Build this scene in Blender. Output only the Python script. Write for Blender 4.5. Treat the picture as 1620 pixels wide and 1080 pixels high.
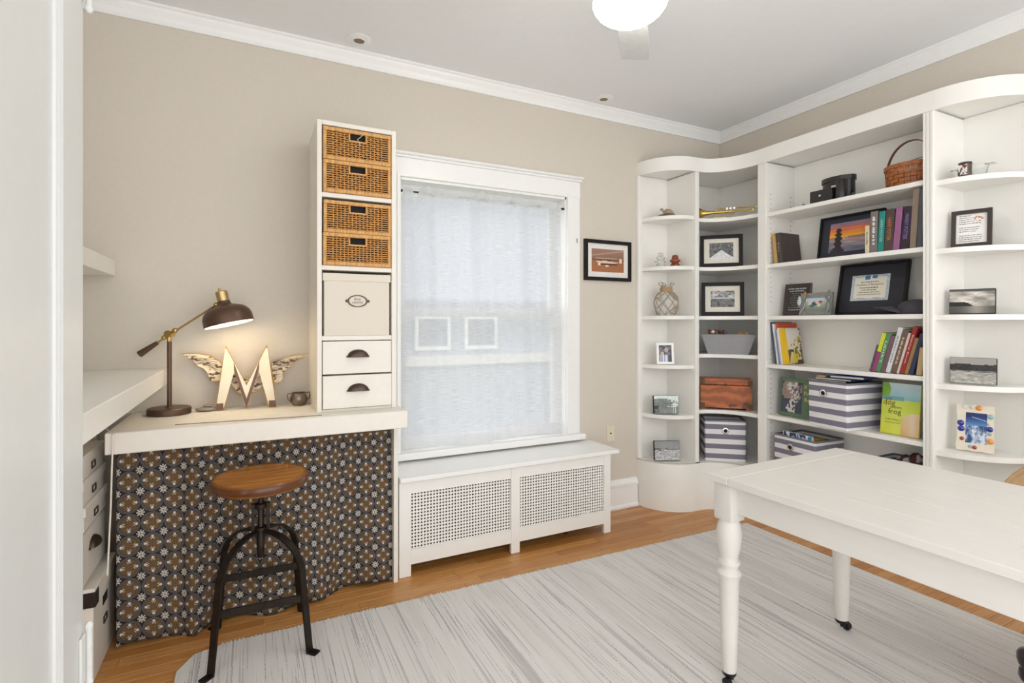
import bpy, bmesh, math, random
from mathutils import Vector, Matrix
random.seed(7)
for o in list(bpy.data.objects): bpy.data.objects.remove(o)
S = bpy.context.scene; COL = S.collection
PI = math.pi

# ------------------------------------------------------------------ camera
F, HZ, CXP, EYE = 826.5, 510.0, 810.0, 1.30          # focal length and horizon in photo pixels, eye height
AX = math.atan2(2460-810, F)
RT = (math.sin(AX), -math.cos(AX)); FW = (math.cos(AX), math.sin(AX))
cd = bpy.data.cameras.new('camera'); cam = bpy.data.objects.new('camera', cd); COL.objects.link(cam)
cd.sensor_width = 36; cd.lens = F/1620*36
cd.shift_y = (HZ-540)/1620; cd.clip_start = .02
cam.location = (0, 0, EYE); cam.rotation_euler = (PI/2, 0, math.atan2(-FW[0], FW[1]))
S.camera = cam

# ------------------------------------------------------------------ light
W = bpy.data.worlds.new('world'); S.world = W; W.use_nodes = True
W.node_tree.nodes['Background'].inputs[0].default_value = (.985, .99, 1, 1)
W.node_tree.nodes['Background'].inputs[1].default_value = 1.7
S.view_settings.view_transform = 'Standard'; S.view_settings.look = 'None'
S.view_settings.gamma = 1; S.view_settings.use_curve_mapping = False; S.view_settings.exposure = .60

# ------------------------------------------------------------------ pixel helpers (a pixel gives a direction, a plane gives the distance)
def ray(px): u = (px-CXP)/F; return (FW[0]+u*RT[0], FW[1]+u*RT[1])
def hit(px, P, th):                                   # ray meets the upright plane through plan point P whose width runs at angle th
    r = ray(px); n = (-math.sin(th), math.cos(th)); t = (n[0]*P[0]+n[1]*P[1])/(n[0]*r[0]+n[1]*r[1])
    return (r[0]*t, r[1]*t, t)
def zz(py, t): return EYE + t*(HZ-py)/F
def fit(x0, x1, yb, yt, P, th):                       # -> centre x, centre y, width, bottom z, top z
    a = hit(x0, P, th); b = hit(x1, P, th); c = ((a[0]+b[0])/2, (a[1]+b[1])/2); t = (a[2]+b[2])/2
    return c[0], c[1], math.dist(a[:2], b[:2]), zz(yb, t), zz(yt, t)
def zat(px, py, z): t = (z-EYE)/((HZ-py)/F); r = ray(px); return (r[0]*t, r[1]*t)

# ------------------------------------------------------------------ colour + materials
def lin(c): return tuple((x/255/12.92 if x <= 10 else ((x/255+.055)/1.055)**2.4) for x in c)
MATS = {}
def nn(t, kind, **kw):
    n = t.nodes.new(kind)
    for k, v in kw.items(): setattr(n, k, v)
    return n
def mat(name, rgb, rough=.5, metal=0, var=.04, bump=0, scale=30, emit=None, spec=.5, stretch=(1,1,1), coat=0):
    if name in MATS: return MATS[name]
    m = bpy.data.materials.new(name); m.use_nodes = True; t = m.node_tree; b = t.nodes['Principled BSDF']
    c = lin(rgb); b.inputs['Base Color'].default_value = (*c, 1); b.inputs['Roughness'].default_value = rough
    b.inputs['Metallic'].default_value = metal; b.inputs['Specular IOR Level'].default_value = spec; b.inputs['Coat Weight'].default_value = coat
    if var or bump:
        tc = nn(t, 'ShaderNodeTexCoord'); mp = nn(t, 'ShaderNodeMapping'); mp.inputs['Scale'].default_value = stretch
        no = nn(t, 'ShaderNodeTexNoise'); no.inputs['Scale'].default_value = scale; no.inputs['Detail'].default_value = 4
        t.links.new(tc.outputs['Object'], mp.inputs[0]); t.links.new(mp.outputs[0], no.inputs['Vector'])
        if var:
            r = nn(t, 'ShaderNodeValToRGB'); e = r.color_ramp.elements
            e[0].position = .3; e[1].position = .7
            e[0].color = (*[x*(1-var) for x in c], 1); e[1].color = (*[min(1, x*(1+var)) for x in c], 1)
            t.links.new(no.outputs[0], r.inputs[0]); t.links.new(r.outputs[0], b.inputs['Base Color'])
        if bump:
            bp = nn(t, 'ShaderNodeBump'); bp.inputs['Strength'].default_value = bump; bp.inputs['Distance'].default_value = .002
            t.links.new(no.outputs[0], bp.inputs['Height']); t.links.new(bp.outputs[0], b.inputs['Normal'])
    if emit:
        b.inputs['Emission Color'].default_value = (*lin(rgb), 1); b.inputs['Emission Strength'].default_value = emit
    MATS[name] = m; return m
class NT:                                            # tiny node-expression helper
    def __init__(s, name):
        s.m = bpy.data.materials.new(name); s.m.use_nodes = True; s.t = s.m.node_tree; s.b = s.t.nodes['Principled BSDF']; MATS[name] = s.m
    def m_(s, op, a, b=0., c=0.):
        n = nn(s.t, 'ShaderNodeMath', operation=op)
        for i, v in enumerate((a, b, c)):
            if isinstance(v, (int, float)): n.inputs[i].default_value = v
            else: s.t.links.new(v, n.inputs[i])
        return n.outputs[0]
    def mix(s, f, a, b):
        n = nn(s.t, 'ShaderNodeMix', data_type='RGBA')
        for i, v in ((0, f), (6, a), (7, b)):
            if isinstance(v, (int, float)): n.inputs[i].default_value = v
            elif isinstance(v, tuple): n.inputs[i].default_value = (*v, 1)
            else: s.t.links.new(v, n.inputs[i])
        return n.outputs[2]
    def noise(s, vec, scale, detail=3, stretch=None):
        if stretch:
            mp = nn(s.t, 'ShaderNodeMapping'); mp.inputs['Scale'].default_value = stretch; s.t.links.new(vec, mp.inputs[0]); vec = mp.outputs[0]
        n = nn(s.t, 'ShaderNodeTexNoise'); n.inputs['Scale'].default_value = scale; n.inputs['Detail'].default_value = detail
        s.t.links.new(vec, n.inputs['Vector']); return n.outputs[0]
    def ramp(s, f, stops):
        r = nn(s.t, 'ShaderNodeValToRGB'); e = r.color_ramp.elements
        while len(e) < len(stops): e.new(.5)
        for k, (p, c) in enumerate(stops): e[k].position = p; e[k].color = (*c, 1)
        s.t.links.new(f, r.inputs[0]); return r.outputs[0]
    def bump(s, h, strength=.3, dist=.002):
        b = nn(s.t, 'ShaderNodeBump'); b.inputs['Strength'].default_value = strength; b.inputs['Distance'].default_value = dist
        s.t.links.new(h, b.inputs['Height']); s.t.links.new(b.outputs[0], s.b.inputs['Normal'])
    def out(s, c, rough=.5):
        s.t.links.new(c, s.b.inputs['Base Color']); s.b.inputs['Roughness'].default_value = rough; return s.m
    def obj(s): return nn(s.t, 'ShaderNodeTexCoord').outputs['Object']

WHITE = mat('white_paint', (240, 238, 232), .35, var=.012, bump=.05, scale=12)
TRIM = mat('trim_paint', (241, 241, 239), .3, var=.01)
DOORP = mat('door_gloss_paint', (226, 227, 224), .38, var=.01)
WALL = mat('beige_wall_paint', (212, 204, 191), .8, var=.015, bump=.08, scale=60)
CEIL = mat('ceiling_paint', (240, 241, 242), .9, var=.01)
CREAM = mat('cream_paint', (236, 231, 221), .4, var=.015)
TABLEP = mat('table_paint', (223, 219, 213), .38, var=.02, bump=.15, scale=9, stretch=(8, 1, 4))
BLACK = mat('black_frame_wood', (28, 25, 25), .5, spec=.25)
DARK = mat('dark_interior', (22, 19, 18), .8)
NAVY = mat('navy_mat_board', (46, 48, 60), .6)
MATB = mat('cream_mat_board', (226, 221, 207), .8)
IRON = mat('dark_iron', (56, 50, 46), .45, metal=.85, var=.15)
BRONZE = mat('bronze_metal', (84, 72, 64), .38, metal=.8, var=.12)
PEWTER = mat('aged_pewter', (140, 126, 112), .3, metal=.9, var=.1)
BRASS = mat('brass', (196, 168, 104), .28, metal=1, var=.06)
CHROME = mat('chrome', (215, 215, 215), .15, metal=1, var=0)
PAGES = mat('book_pages', (228, 220, 203), .9, var=.05, scale=200, stretch=(30, .2, .2))
RATTAN = mat('rattan', (204, 150, 84), .55, var=.22, scale=60, bump=.3)
RATTAN2 = mat('rattan_wrap', (206, 156, 92), .5, var=.25, scale=25, bump=.5, stretch=(6, 1, 1))

# ------------------------------------------------------------------ mesh helpers
class MB:
    def __init__(s): s.v = []; s.f = []; s.uv = None
    def add(s, vs, fs):
        n = len(s.v); s.v += [tuple(p) for p in vs]; s.f += [tuple(i+n for i in f) for f in fs]; return s
    def box(s, x0, x1, y0, y1, z0, z1, M=None):
        vs = [(x, y, z) for z in (z0, z1) for y in (y0, y1) for x in (x0, x1)]
        if M: vs = [M @ Vector(p) for p in vs]
        return s.add(vs, [(0,2,3,1), (4,5,7,6), (0,1,5,4), (2,6,7,3), (0,4,6,2), (1,3,7,5)])
    def bbox(s, x0, x1, y0, y1, z0, z1, b=.003, seg=1):  # bevelled box
        bm = bmesh.new(); bmesh.ops.create_cube(bm, size=1)
        for v in bm.verts: v.co = ((x0+x1)/2+v.co.x*(x1-x0), (y0+y1)/2+v.co.y*(y1-y0), (z0+z1)/2+v.co.z*(z1-z0))
        bmesh.ops.bevel(bm, geom=bm.edges[:], offset=b, segments=seg, affect='EDGES', profile=.5)
        bm.verts.index_update(); s.add([v.co[:] for v in bm.verts], [[v.index for v in f.verts] for f in bm.faces]); bm.free(); return s
    def prism(s, poly, z0, z1, M=None):                 # ccw polygon in xy raised in z
        n = len(poly); vs = [(x, y, z0) for x, y in poly]+[(x, y, z1) for x, y in poly]
        if M: vs = [M @ Vector(p) for p in vs]
        return s.add(vs, [tuple(range(n))[::-1], tuple(range(n, 2*n))]+[(i, (i+1) % n, n+(i+1) % n, n+i) for i in range(n)])
    def lathe(s, prof, n=20, M=None, close=True):       # prof: (r, z) from bottom up
        vs = []; fs = []
        for r, z in prof:
            for k in range(n): a = 2*PI*k/n; vs.append((r*math.cos(a), r*math.sin(a), z))
        for i in range(len(prof)-1):
            for k in range(n): fs.append((i*n+k, i*n+(k+1) % n, (i+1)*n+(k+1) % n, (i+1)*n+k))
        if close: fs.append(tuple(range(n))[::-1]); fs.append(tuple(range((len(prof)-1)*n, len(prof)*n)))
        if M: vs = [M @ Vector(p) for p in vs]
        return s.add(vs, fs)
    def tube(s, pts, r, n=8, caps=True, rect=None):     # round tube, or a flat strip when rect=(w,h)
        pts = [Vector(p) for p in pts]; rings = []; up = None
        for i, p in enumerate(pts):
            d = (pts[min(i+1, len(pts)-1)]-pts[max(i-1, 0)]).normalized()
            if up is None: up = d.orthogonal().normalized() if rect is None else (Vector(rect[2])-d*d.dot(Vector(rect[2]))).normalized()
            else: up = (up-d*d.dot(up)).normalized()
            q = d.cross(up); rr = r[i] if isinstance(r, (list, tuple)) else r
            if rect: rings.append([p+up*a*rect[0]/2+q*b*rect[1]/2 for a, b in ((-1,-1), (1,-1), (1,1), (-1,1))])
            else: rings.append([p+(up*math.cos(2*PI*k/n)+q*math.sin(2*PI*k/n))*rr for k in range(n)])
        n = len(rings[0]); vs = [v for g in rings for v in g]
        fs = [(i*n+k, i*n+(k+1) % n, (i+1)*n+(k+1) % n, (i+1)*n+k) for i in range(len(rings)-1) for k in range(n)]
        if caps: fs += [tuple(range(n))[::-1], tuple(range((len(rings)-1)*n, len(rings)*n))]
        return s.add(vs, fs)
    def ball(s, c, r, nu=12, nv=8):
        rx, ry, rz = r if isinstance(r, tuple) else (r, r, r)
        prof = [(math.sin(PI*i/nv), -math.cos(PI*i/nv)) for i in range(nv+1)]
        return s.lathe([(max(a, .001), b) for a, b in prof], nu, Matrix.Translation(c) @ Matrix.Diagonal((rx, ry, rz, 1)))
    def mesh(s, name):
        me = bpy.data.meshes.new(name); me.from_pydata(s.v, [], s.f); me.update(); return me
def obj(name, mb, m, parent=None, smooth=False, loc=None, rot=None):
    me = mb if isinstance(mb, bpy.types.Mesh) else mb.mesh(name)
    if isinstance(mb, MB):
        bm = bmesh.new(); bm.from_mesh(me); bmesh.ops.recalc_face_normals(bm, faces=bm.faces[:]); bm.to_mesh(me); bm.free()
        me.materials.append(m)
        if smooth:
            for p in me.polygons: p.use_smooth = True
            if smooth != 'all': me.set_sharp_from_angle(angle=math.radians(40))
    o = bpy.data.objects.new(name, me); COL.objects.link(o)
    if parent: o.parent = parent
    if loc: o.location = loc
    if rot: o.rotation_euler = rot
    return o
def tag(o, label, cat, group=None):
    o['label'] = label; o['category'] = cat
    if group: o['group'] = group
    return o
def thing(name, label, cat, loc=(0,0,0), rz=0, group=None, rx=0, ry=0):
    o = bpy.data.objects.new(name, None); COL.objects.link(o); o.empty_display_size = .05
    o.location = loc; o.rotation_euler = (rx, ry, rz); return tag(o, label, cat, group)
def struct(name, mb, m, parent=None, smooth=False):
    o = obj(name, mb, m, parent, smooth)
    if not parent: o['kind'] = 'structure'
    return o
def copy_tree(o, parent=None):
    c = o.copy(); COL.objects.link(c); c.parent = parent
    for ch in o.children: copy_tree(ch, c)
    return c
def B(*a, **k): return MB().box(*a)
def BB(*a, b=.003, seg=1): return MB().bbox(*a, b=b, seg=seg)
def RX(a): return Matrix.Rotation(a, 4, 'X')
def RY(a): return Matrix.Rotation(a, 4, 'Y')
def RZ(a): return Matrix.Rotation(a, 4, 'Z')
def TR(*p): return Matrix.Translation(p)

# flat print: a fine grid whose colours come from a function of (u, v)
def vhash(i, j, k=0): return (math.sin(i*127.1+j*311.7+k*74.7)*43758.5453) % 1
def vnoise(x, y, k=0):
    i, j = math.floor(x), math.floor(y); fx, fy = x-i, y-j; fx = fx*fx*(3-2*fx); fy = fy*fy*(3-2*fy)
    a = vhash(i, j, k)*(1-fx)+vhash(i+1, j, k)*fx; b = vhash(i, j+1, k)*(1-fx)+vhash(i+1, j+1, k)*fx
    return a*(1-fy)+b*fy
def fbm(x, y, k=0): return .5*vnoise(x, y, k)+.3*vnoise(2.1*x, 2.1*y, k+1)+.2*vnoise(4.3*x, 4.3*y, k+2)
def lerp(a, b, t): t = max(0, min(1, t)); return tuple(p+(q-p)*t for p, q in zip(a, b))
PR = NT('flat_print'); _a = nn(PR.t, 'ShaderNodeVertexColor', layer_name='Col'); PRINT = PR.out(_a.outputs[0], .35)
def print_panel(name, w, h, fn, parent, loc=(0,0,0), nx=48, ny=36):   # upright, facing local -y, centred in x, from z=0 up
    vs = []; fs = []; cs = []
    for j in range(ny):
        for i in range(nx):
            n = len(vs); u0, u1, v0, v1 = i/nx, (i+1)/nx, j/ny, (j+1)/ny
            vs += [((u0-.5)*w, 0, v0*h), ((u1-.5)*w, 0, v0*h), ((u1-.5)*w, 0, v1*h), ((u0-.5)*w, 0, v1*h)]
            fs.append((n, n+1, n+2, n+3)); c = (*lin([max(0, min(255, q)) for q in fn((u0+u1)/2, (v0+v1)/2)]), 1); cs += [c]*4
    me = bpy.data.meshes.new(name); me.from_pydata(vs, [], fs); at = me.color_attributes.new('Col', 'FLOAT_COLOR', 'POINT')
    at.data.foreach_set('color', [x for c in cs for x in c]); me.materials.append(PRINT); me.update()
    return obj(name, me, PRINT, parent, loc=loc)
def text(name, body, width, m, parent, loc, rot=(PI/2, 0, 0), height=None):
    cu = bpy.data.curves.new(name, 'FONT'); cu.body = body; cu.size = 1; cu.align_x = 'CENTER'; cu.align_y = 'CENTER'; cu.resolution_u = 2
    t = bpy.data.objects.new(name, cu); COL.objects.link(t); bpy.context.view_layer.update()
    me = bpy.data.meshes.new_from_object(t); bpy.data.objects.remove(t); bpy.data.curves.remove(cu)
    xs = [v.co.x for v in me.vertices]; ys = [v.co.y for v in me.vertices]
    if not xs: return None
    cx, cy = (min(xs)+max(xs))/2, (min(ys)+max(ys))/2; k = width/(max(xs)-min(xs)); ky = k if height is None else height/(max(ys)-min(ys))
    for v in me.vertices: v.co.x = (v.co.x-cx)*k; v.co.y = (v.co.y-cy)*ky
    me.materials.clear(); me.materials.append(m); me.update()
    return obj(name, me, m, parent, loc=loc, rot=rot)

def scribble(name, width, height, m, parent, loc, rot=(PI/2, 0, 0), seed=1):   # writing too small to read: a line of strokes
    r_ = random.Random(seed); mb = MB(); x = -width/2; k = 0; n_ = r_.randint(3, 7)
    while x < width/2-height*.3:
        w_ = height*r_.uniform(.28, .55); k += 1
        if k % (n_+1) == n_: x += height*.5; n_ = r_.randint(3, 7); k = 0; continue
        y0 = -height/2*r_.choice((1, .7, .7)); y1 = height/2*r_.choice((1, .6, .6)); mb.add([(x, y0, 0), (min(x+w_*.72, width/2), y0, 0), (min(x+w_*.72, width/2), y1, 0), (x, y1, 0)], [(0, 1, 2, 3)]); x += w_
    return obj(name, mb, m, parent, loc=loc, rot=rot)

# ================================================================== ROOM
YB, XR, XL, ZC = 2.945, 3.30, -1.05, 2.78
YF = -1.3
WX0, WX1, WZ0, WZ1 = .745, 1.885, .56, 2.135            # window opening
wb = MB(); wb.box(XL-.12, WX0, YB, YB+.16, -.05, ZC+.1); wb.box(WX1, XR+.12, YB, YB+.16, -.05, ZC+.1)
wb.box(WX0, WX1, YB, YB+.16, -.05, WZ0); wb.box(WX0, WX1, YB, YB+.16, WZ1, ZC+.1); struct('wall_back', wb, WALL)
struct('wall_right', B(XR, XR+.12, YF, YB, -.05, ZC+.1), WALL)
struct('wall_left', B(XL-.12, XL, 1.0, YB, -.05, ZC+.1), WALL)
struct('wall_unseen_stub', B(-.50, -.375, .25, 1.44, 0, ZC), WALL)  # unseen stub, its length set to limit side light on the shelves
struct('ceiling', B(XL-.12, XR+.12, YF, YB, ZC, ZC+.1), CEIL)
# floor: a sub floor with each strip board on it where the rug leaves it in view
SUB = mat('subfloor', (120, 78, 44), .6)
floor = struct('floor', B(XL-.12, XR+.12, YF, YB+.02, -.08, -.012), SUB)
n = NT('oak_strip_floor'); oc = n.obj(); inf = nn(n.t, 'ShaderNodeObjectInfo').outputs['Random']
geo = nn(n.t, 'ShaderNodeNewGeometry').outputs['Position']
g1 = n.noise(geo, 7, 5, (1, 16, 1)); g2 = n.noise(geo, 3, 2, (1, 5, 1)); kn = n.noise(geo, 5.5, 1, (1, 2.5, 1))
base = n.ramp(inf, [(0, lin((180, 122, 62))), (.35, lin((202, 145, 80))), (.7, lin((210, 155, 92))), (1, lin((192, 133, 70)))])
c = n.mix(n.m_('MULTIPLY', n.m_('GREATER_THAN', g1, .56), .35), base, lin((150, 88, 40)))
c = n.mix(n.m_('MULTIPLY', g2, .3), c, lin((160, 100, 48)))
c = n.mix(n.m_('MULTIPLY', n.m_('GREATER_THAN', kn, .78), .8), c, lin((60, 32, 16)))
n.bump(g1, .08); FLOORM = n.out(c, .33)
pw = .0572; rows = int((YB+.0-YF)/pw)+1
def plank(x0, x1, y1):
    L = x1-x0; me = plank.cache.get(round(L, 2))
    if not me:
        mb = BB(0, round(L, 2)-.0012, -pw+.0010, 0, -.012, 0, b=.0009); me = mb.mesh('plank'); me.materials.append(FLOORM); plank.cache[round(L, 2)] = me
    o = obj('plank', me, FLOORM, floor); o.location = (x0, y1, 0)
plank.cache = {}
rr = random.Random(3)
for k in range(rows):
    y1 = YB-k*pw
    if y1 > 2.28: spans = [(-1.05, 3.3)]
    elif y1 > .55: spans = [(-1.05, -.15), (2.80, 3.3)]
    else: spans = []
    for a, b in spans:
        x = a
        while x < b-.01:
            L = round(rr.choice([.45, .6, .75, .9, 1.1]), 2); e = min(b, x+L) if b-x-L > .2 else b
            plank(x, e, y1); x = e
# crown
def crown(name, pts):
    struct(name, pts, TRIM)
pr = [(0, 0), (.012, .0), (.014, .016), (.020, .034), (.032, .055), (.036, .066), (.044, .072), (.044, .082), (0, .082)]
mb = MB(); zc0 = ZC-.082
def sweep_x(mb, prof, x0, x1, y, sgn=-1):
    n_ = len(prof); vs = [(x0, y+sgn*d, z) for d, z in prof]+[(x1, y+sgn*d, z) for d, z in prof]
    mb.add(vs, [tuple(range(n_)), tuple(range(n_, 2*n_))[::-1]]+[(i, (i+1) % n_, n_+(i+1) % n_, n_+i) for i in range(n_)])
def sweep_y(mb, prof, y0, y1, x, sgn=-1):
    n_ = len(prof); vs = [(x+sgn*d, y0, z) for d, z in prof]+[(x+sgn*d, y1, z) for d, z in prof]
    mb.add(vs, [tuple(range(n_)), tuple(range(n_, 2*n_))[::-1]]+[(i, (i+1) % n_, n_+(i+1) % n_, n_+i) for i in range(n_)])
sweep_x(mb, [(d, zc0+z) for d, z in pr], XL, XR, YB); struct('trim_1', mb, TRIM)
mb = MB(); sweep_y(mb, [(d, zc0+z) for d, z in pr], YF, YB-.001, XR); struct('trim_2', mb, TRIM)
bbp = [(0, 0), (.03, 0), (.03, .012), (.022, .024), (.016, .026), (.016, .15), (.026, .155), (.026, .172), (.014, .185), (.010, .2), (0, .2)]
mb = MB(); sweep_x(mb, bbp, 2.005, 2.47, YB); struct('baseboard_back', mb, TRIM)

# ------------------------------------------------------------------ window
win = bpy.data.objects.new('window_1', None); COL.objects.link(win); win['kind'] = 'structure'
CW = .09
cas = MB(); cas.bbox(WX1-.005, WX1+CW, YB-.022, YB, .56, 2.15, b=.004); cas.box(WX1-.012, WX1+.006, YB-.030, YB, .56, 2.15)
obj('side_casing', cas, TRIM, win)
cas = MB(); cas.bbox(WX0-CW, WX0+.005, YB-.022, YB, .56, 2.15, b=.004); cas.box(WX0-.006, WX0+.012, YB-.030, YB, .56, 2.15)
obj('side_casing', cas, TRIM, win)
hd = MB(); hd.bbox(WX0-CW, WX1+CW, YB-.024, YB, 2.13, 2.238, b=.003); hd.bbox(WX0-CW-.008, WX1+CW+.012, YB-.035, YB, 2.236, 2.252, b=.004); hd.bbox(WX0-CW-.012, WX1+CW+.02, YB-.045, YB, 2.252, 2.27, b=.006)
obj('head_casing', hd, TRIM, win)
obj('window_sill', BB(WX0-CW, WX1+CW+.025, YB-.055, YB+.09, .522, .562, b=.006, seg=2), TRIM, win)
jb = MB(); jb.box(WX0, WX0+.02, YB-.005, YB+.16, WZ0, WZ1); jb.box(WX1-.02, WX1, YB-.005, YB+.16, WZ0, WZ1); jb.box(WX0, WX1, YB-.005, YB+.16, WZ1-.02, WZ1)
obj('jamb', jb, TRIM, win)
def sash(y, z0, z1):
    s = MB(); x0, x1 = WX0+.02, WX1-.02
    s.box(x0, x0+.055, y, y+.035, z0, z1); s.box(x1-.055, x1, y, y+.035, z0, z1); s.box(x0+.055, x1-.055, y, y+.035, z0, z0+.055); s.box(x0+.055, x1-.055, y, y+.035, z1-.045, z1)
    o = obj('sash', s, TRIM, win); g = obj('pane', B(x0+.05, x1-.05, y+.014, y+.019, z0+.05, z1-.04), GLASSW, o); return o
g = bpy.data.materials.new('window_glass'); g.use_nodes = True; t = g.node_tree; t.nodes.clear()
o_ = nn(t, 'ShaderNodeOutputMaterial'); tr = nn(t, 'ShaderNodeBsdfTransparent'); gl = nn(t, 'ShaderNodeBsdfGlossy'); gl.inputs['Roughness'].default_value = .02; mx = nn(t, 'ShaderNodeMixShader'); mx.inputs[0].default_value = .06
t.links.new(tr.outputs[0], mx.inputs[1]); t.links.new(gl.outputs[0], mx.inputs[2]); t.links.new(mx.outputs[0], o_.inputs[0]); GLASSW = g
sash(YB+.06, WZ0+.002, 1.38); sash(YB+.10, 1.335, WZ1-.02)
obj('latch', B(1.944, 1.949, YB-.030, YB-.022, 1.83, 1.86), mat('window_hook_metal', (170, 168, 165), .4, metal=.6), win)

# sheer curtain inside the casing
n = NT('sheer_fabric'); t = n.t; uvn = nn(t, 'ShaderNodeUVMap').outputs[0]
wv = n.noise(uvn, 1, 3, (14, 420, 1)); wp = n.noise(uvn, 1, 2, (420, 10, 1)); bl = nn(t, 'ShaderNodeTexBrick')
bl.inputs['Scale'].default_value = 11; bl.inputs['Mortar Size'].default_value = 0; bl.inputs['Color1'].default_value = (0,0,0,1); bl.inputs['Color2'].default_value = (1,1,1,1); bl.inputs['Brick Width'].default_value = .55; bl.inputs['Row Height'].default_value = .8
t.links.new(uvn, bl.inputs['Vector'])
sep = nn(t, 'ShaderNodeSeparateXYZ'); t.links.new(uvn, sep.inputs[0])
hem = n.m_('ADD', n.m_('GREATER_THAN', sep.outputs[1], 1.475), n.m_('LESS_THAN', sep.outputs[1], .075))
dens = n.m_('ADD', n.m_('MULTIPLY', n.m_('SUBTRACT', wv, .5), n.m_('ADD', n.m_('MULTIPLY', bl.outputs[0], .9), .25)), n.m_('MULTIPLY', n.m_('SUBTRACT', wp, .5), .22))
op = n.m_('ADD', n.m_('ADD', dens, .76), n.m_('MULTIPLY', hem, .17)); op = n.m_('MINIMUM', op, .99)
df = nn(t, 'ShaderNodeBsdfDiffuse'); df.inputs[0].default_value = (.72, .73, .73, 1); tl = nn(t, 'ShaderNodeBsdfTranslucent'); tl.inputs[0].default_value = (.74, .76, .79, 1)
m1 = nn(t, 'ShaderNodeMixShader'); t.links.new(n.m_('SUBTRACT', .62, n.m_('MULTIPLY', hem, .30)), m1.inputs[0]); t.links.new(df.outputs[0], m1.inputs[1]); t.links.new(tl.outputs[0], m1.inputs[2])
trn = nn(t, 'ShaderNodeBsdfTransparent'); m2 = nn(t, 'ShaderNodeMixShader'); t.links.new(op, m2.inputs[0]); t.links.new(trn.outputs[0], m2.inputs[1]); t.links.new(m1.outputs[0], m2.inputs[2])
t.links.new(m2.outputs[0], t.nodes['Material Output'].inputs[0]); SHEER = n.m
ct = thing('sheer_curtain', 'white sheer curtain hanging on a thin rod across the window', 'curtain', ((WX0+WX1)/2, YB+.005, 0))
nx, nz = 150, 70; cw = WX1-WX0-.085; vs = []; uv = []; fs = []
TOPZ = 2.075
tab = [.0, .10, .135, .30, .335, .46, .50, .645, .67, .82, .85, .985]
for j in range(nz+1):
    for i in range(nx+1):
        u = i/nx; v = j/nz; sag = .0
        dip = sum(math.exp(-((u-c_)/.018)**2)*d_ for c_, d_ in ((.075, .055), (.215, .006), (.33, -.008), (.415, .012), (.46, -.012), (.57, .006), (.645, -.012), (.74, .006), (.84, -.012), (.97, .004)))
        zb = WZ0+.012+.014*math.sin(u*9+1)*(1 if u > .25 else .3)
        zt = TOPZ-dip*1.0+.008
        z = zb+(zt-zb)*v
        y = (.012*math.sin(u*38)+.008*math.sin(u*21+1))*(.35+.65*v)+.006*math.sin(u*60+v*3)
        if v > .94: y -= .008
        vs.append(((u-.5)*cw-.012+.02*(u-.5)*(1-v), y-.012, z)); uv.append((u*cw, v*(TOPZ-WZ0)))
for j in range(nz):
    for i in range(nx): a = j*(nx+1)+i; fs.append((a, a+1, a+nx+2, a+nx+1))
me = bpy.data.meshes.new('curtain_panel'); me.from_pydata(vs, [], fs); ul = me.uv_layers.new(name='UVMap')
for l in me.loops: ul.data[l.index].uv = uv[l.vertex_index]
for p in me.polygons: p.use_smooth = True
me.materials.append(SHEER); obj('curtain_panel', me, SHEER, ct)
rodm = mat('curtain_rod_metal', (52, 54, 62), .35, metal=.7)
obj('curtain_rod', MB().tube([(-(WX1-WX0)/2+.02, .004, TOPZ-.02), ((WX1-WX0)/2-.02, .004, TOPZ-.02)], .005), rodm, ct, True)
for sx in (-1, 1): obj('rod_end', MB().tube([(sx*((WX1-WX0)/2-.02), .004, TOPZ-.02), (sx*((WX1-WX0)/2-.034), .004, TOPZ-.02)], .008), rodm, ct, True)

# neighbour's house seen dimly through the curtain
nb = thing('neighbour_house', 'pale brick neighbouring house seen dimly through the sheer curtain', 'building', (3.5, 8.2, 0))
n = NT('pale_brick'); bk = nn(n.t, 'ShaderNodeTexBrick'); bk.inputs['Scale'].default_value = 3.2; bk.inputs['Color1'].default_value = (*lin((205, 176, 156)), 1); bk.inputs['Color2'].default_value = (*lin((190, 165, 150)), 1); bk.inputs['Mortar'].default_value = (*lin((215, 208, 200)), 1)
n.t.links.new(n.obj(), bk.inputs['Vector']); BRICK = n.out(bk.outputs[0], .9)
hm = mat('pale_siding', (168, 174, 186), .8)
obj('wall', B(-4, 3.5, 0, .3, -.6, 2.2), hm, nb); obj('sky_screen_wall', B(-4, 3.5, .05, .3, 2.2, 6.5), hm, nb)  # upper part raised to screen off the bright sky behind the curtain
obj('brick_corner', B(-4, -1.8, -.12, 0, -.6, 1.5), BRICK, nb); obj('ledge', B(-4, 3.5, -.15, 0, 1.52, 1.66), mat('ledge_grey', (120, 124, 130), .8), nb)
for x in (-.85, .0):
    w_ = obj('window', B(x-.3, x+.3, -.06, 0, .85, 1.42), TRIM, nb); obj('pane', B(x-.24, x+.24, -.065, -.06, .92, 1.36), mat('neighbour_glass', (120, 128, 140), .2), w_)
obj('stone_sill', B(-1.4, 1.6, -.1, 0, .6, .76), mat('pale_stone', (222, 218, 210), .8), nb)
g_ = struct('ground_outside', B(-6, 10, YB+.3, 12, -.7, -.6), mat('lawn_soil', (120, 124, 100), 1))

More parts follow.
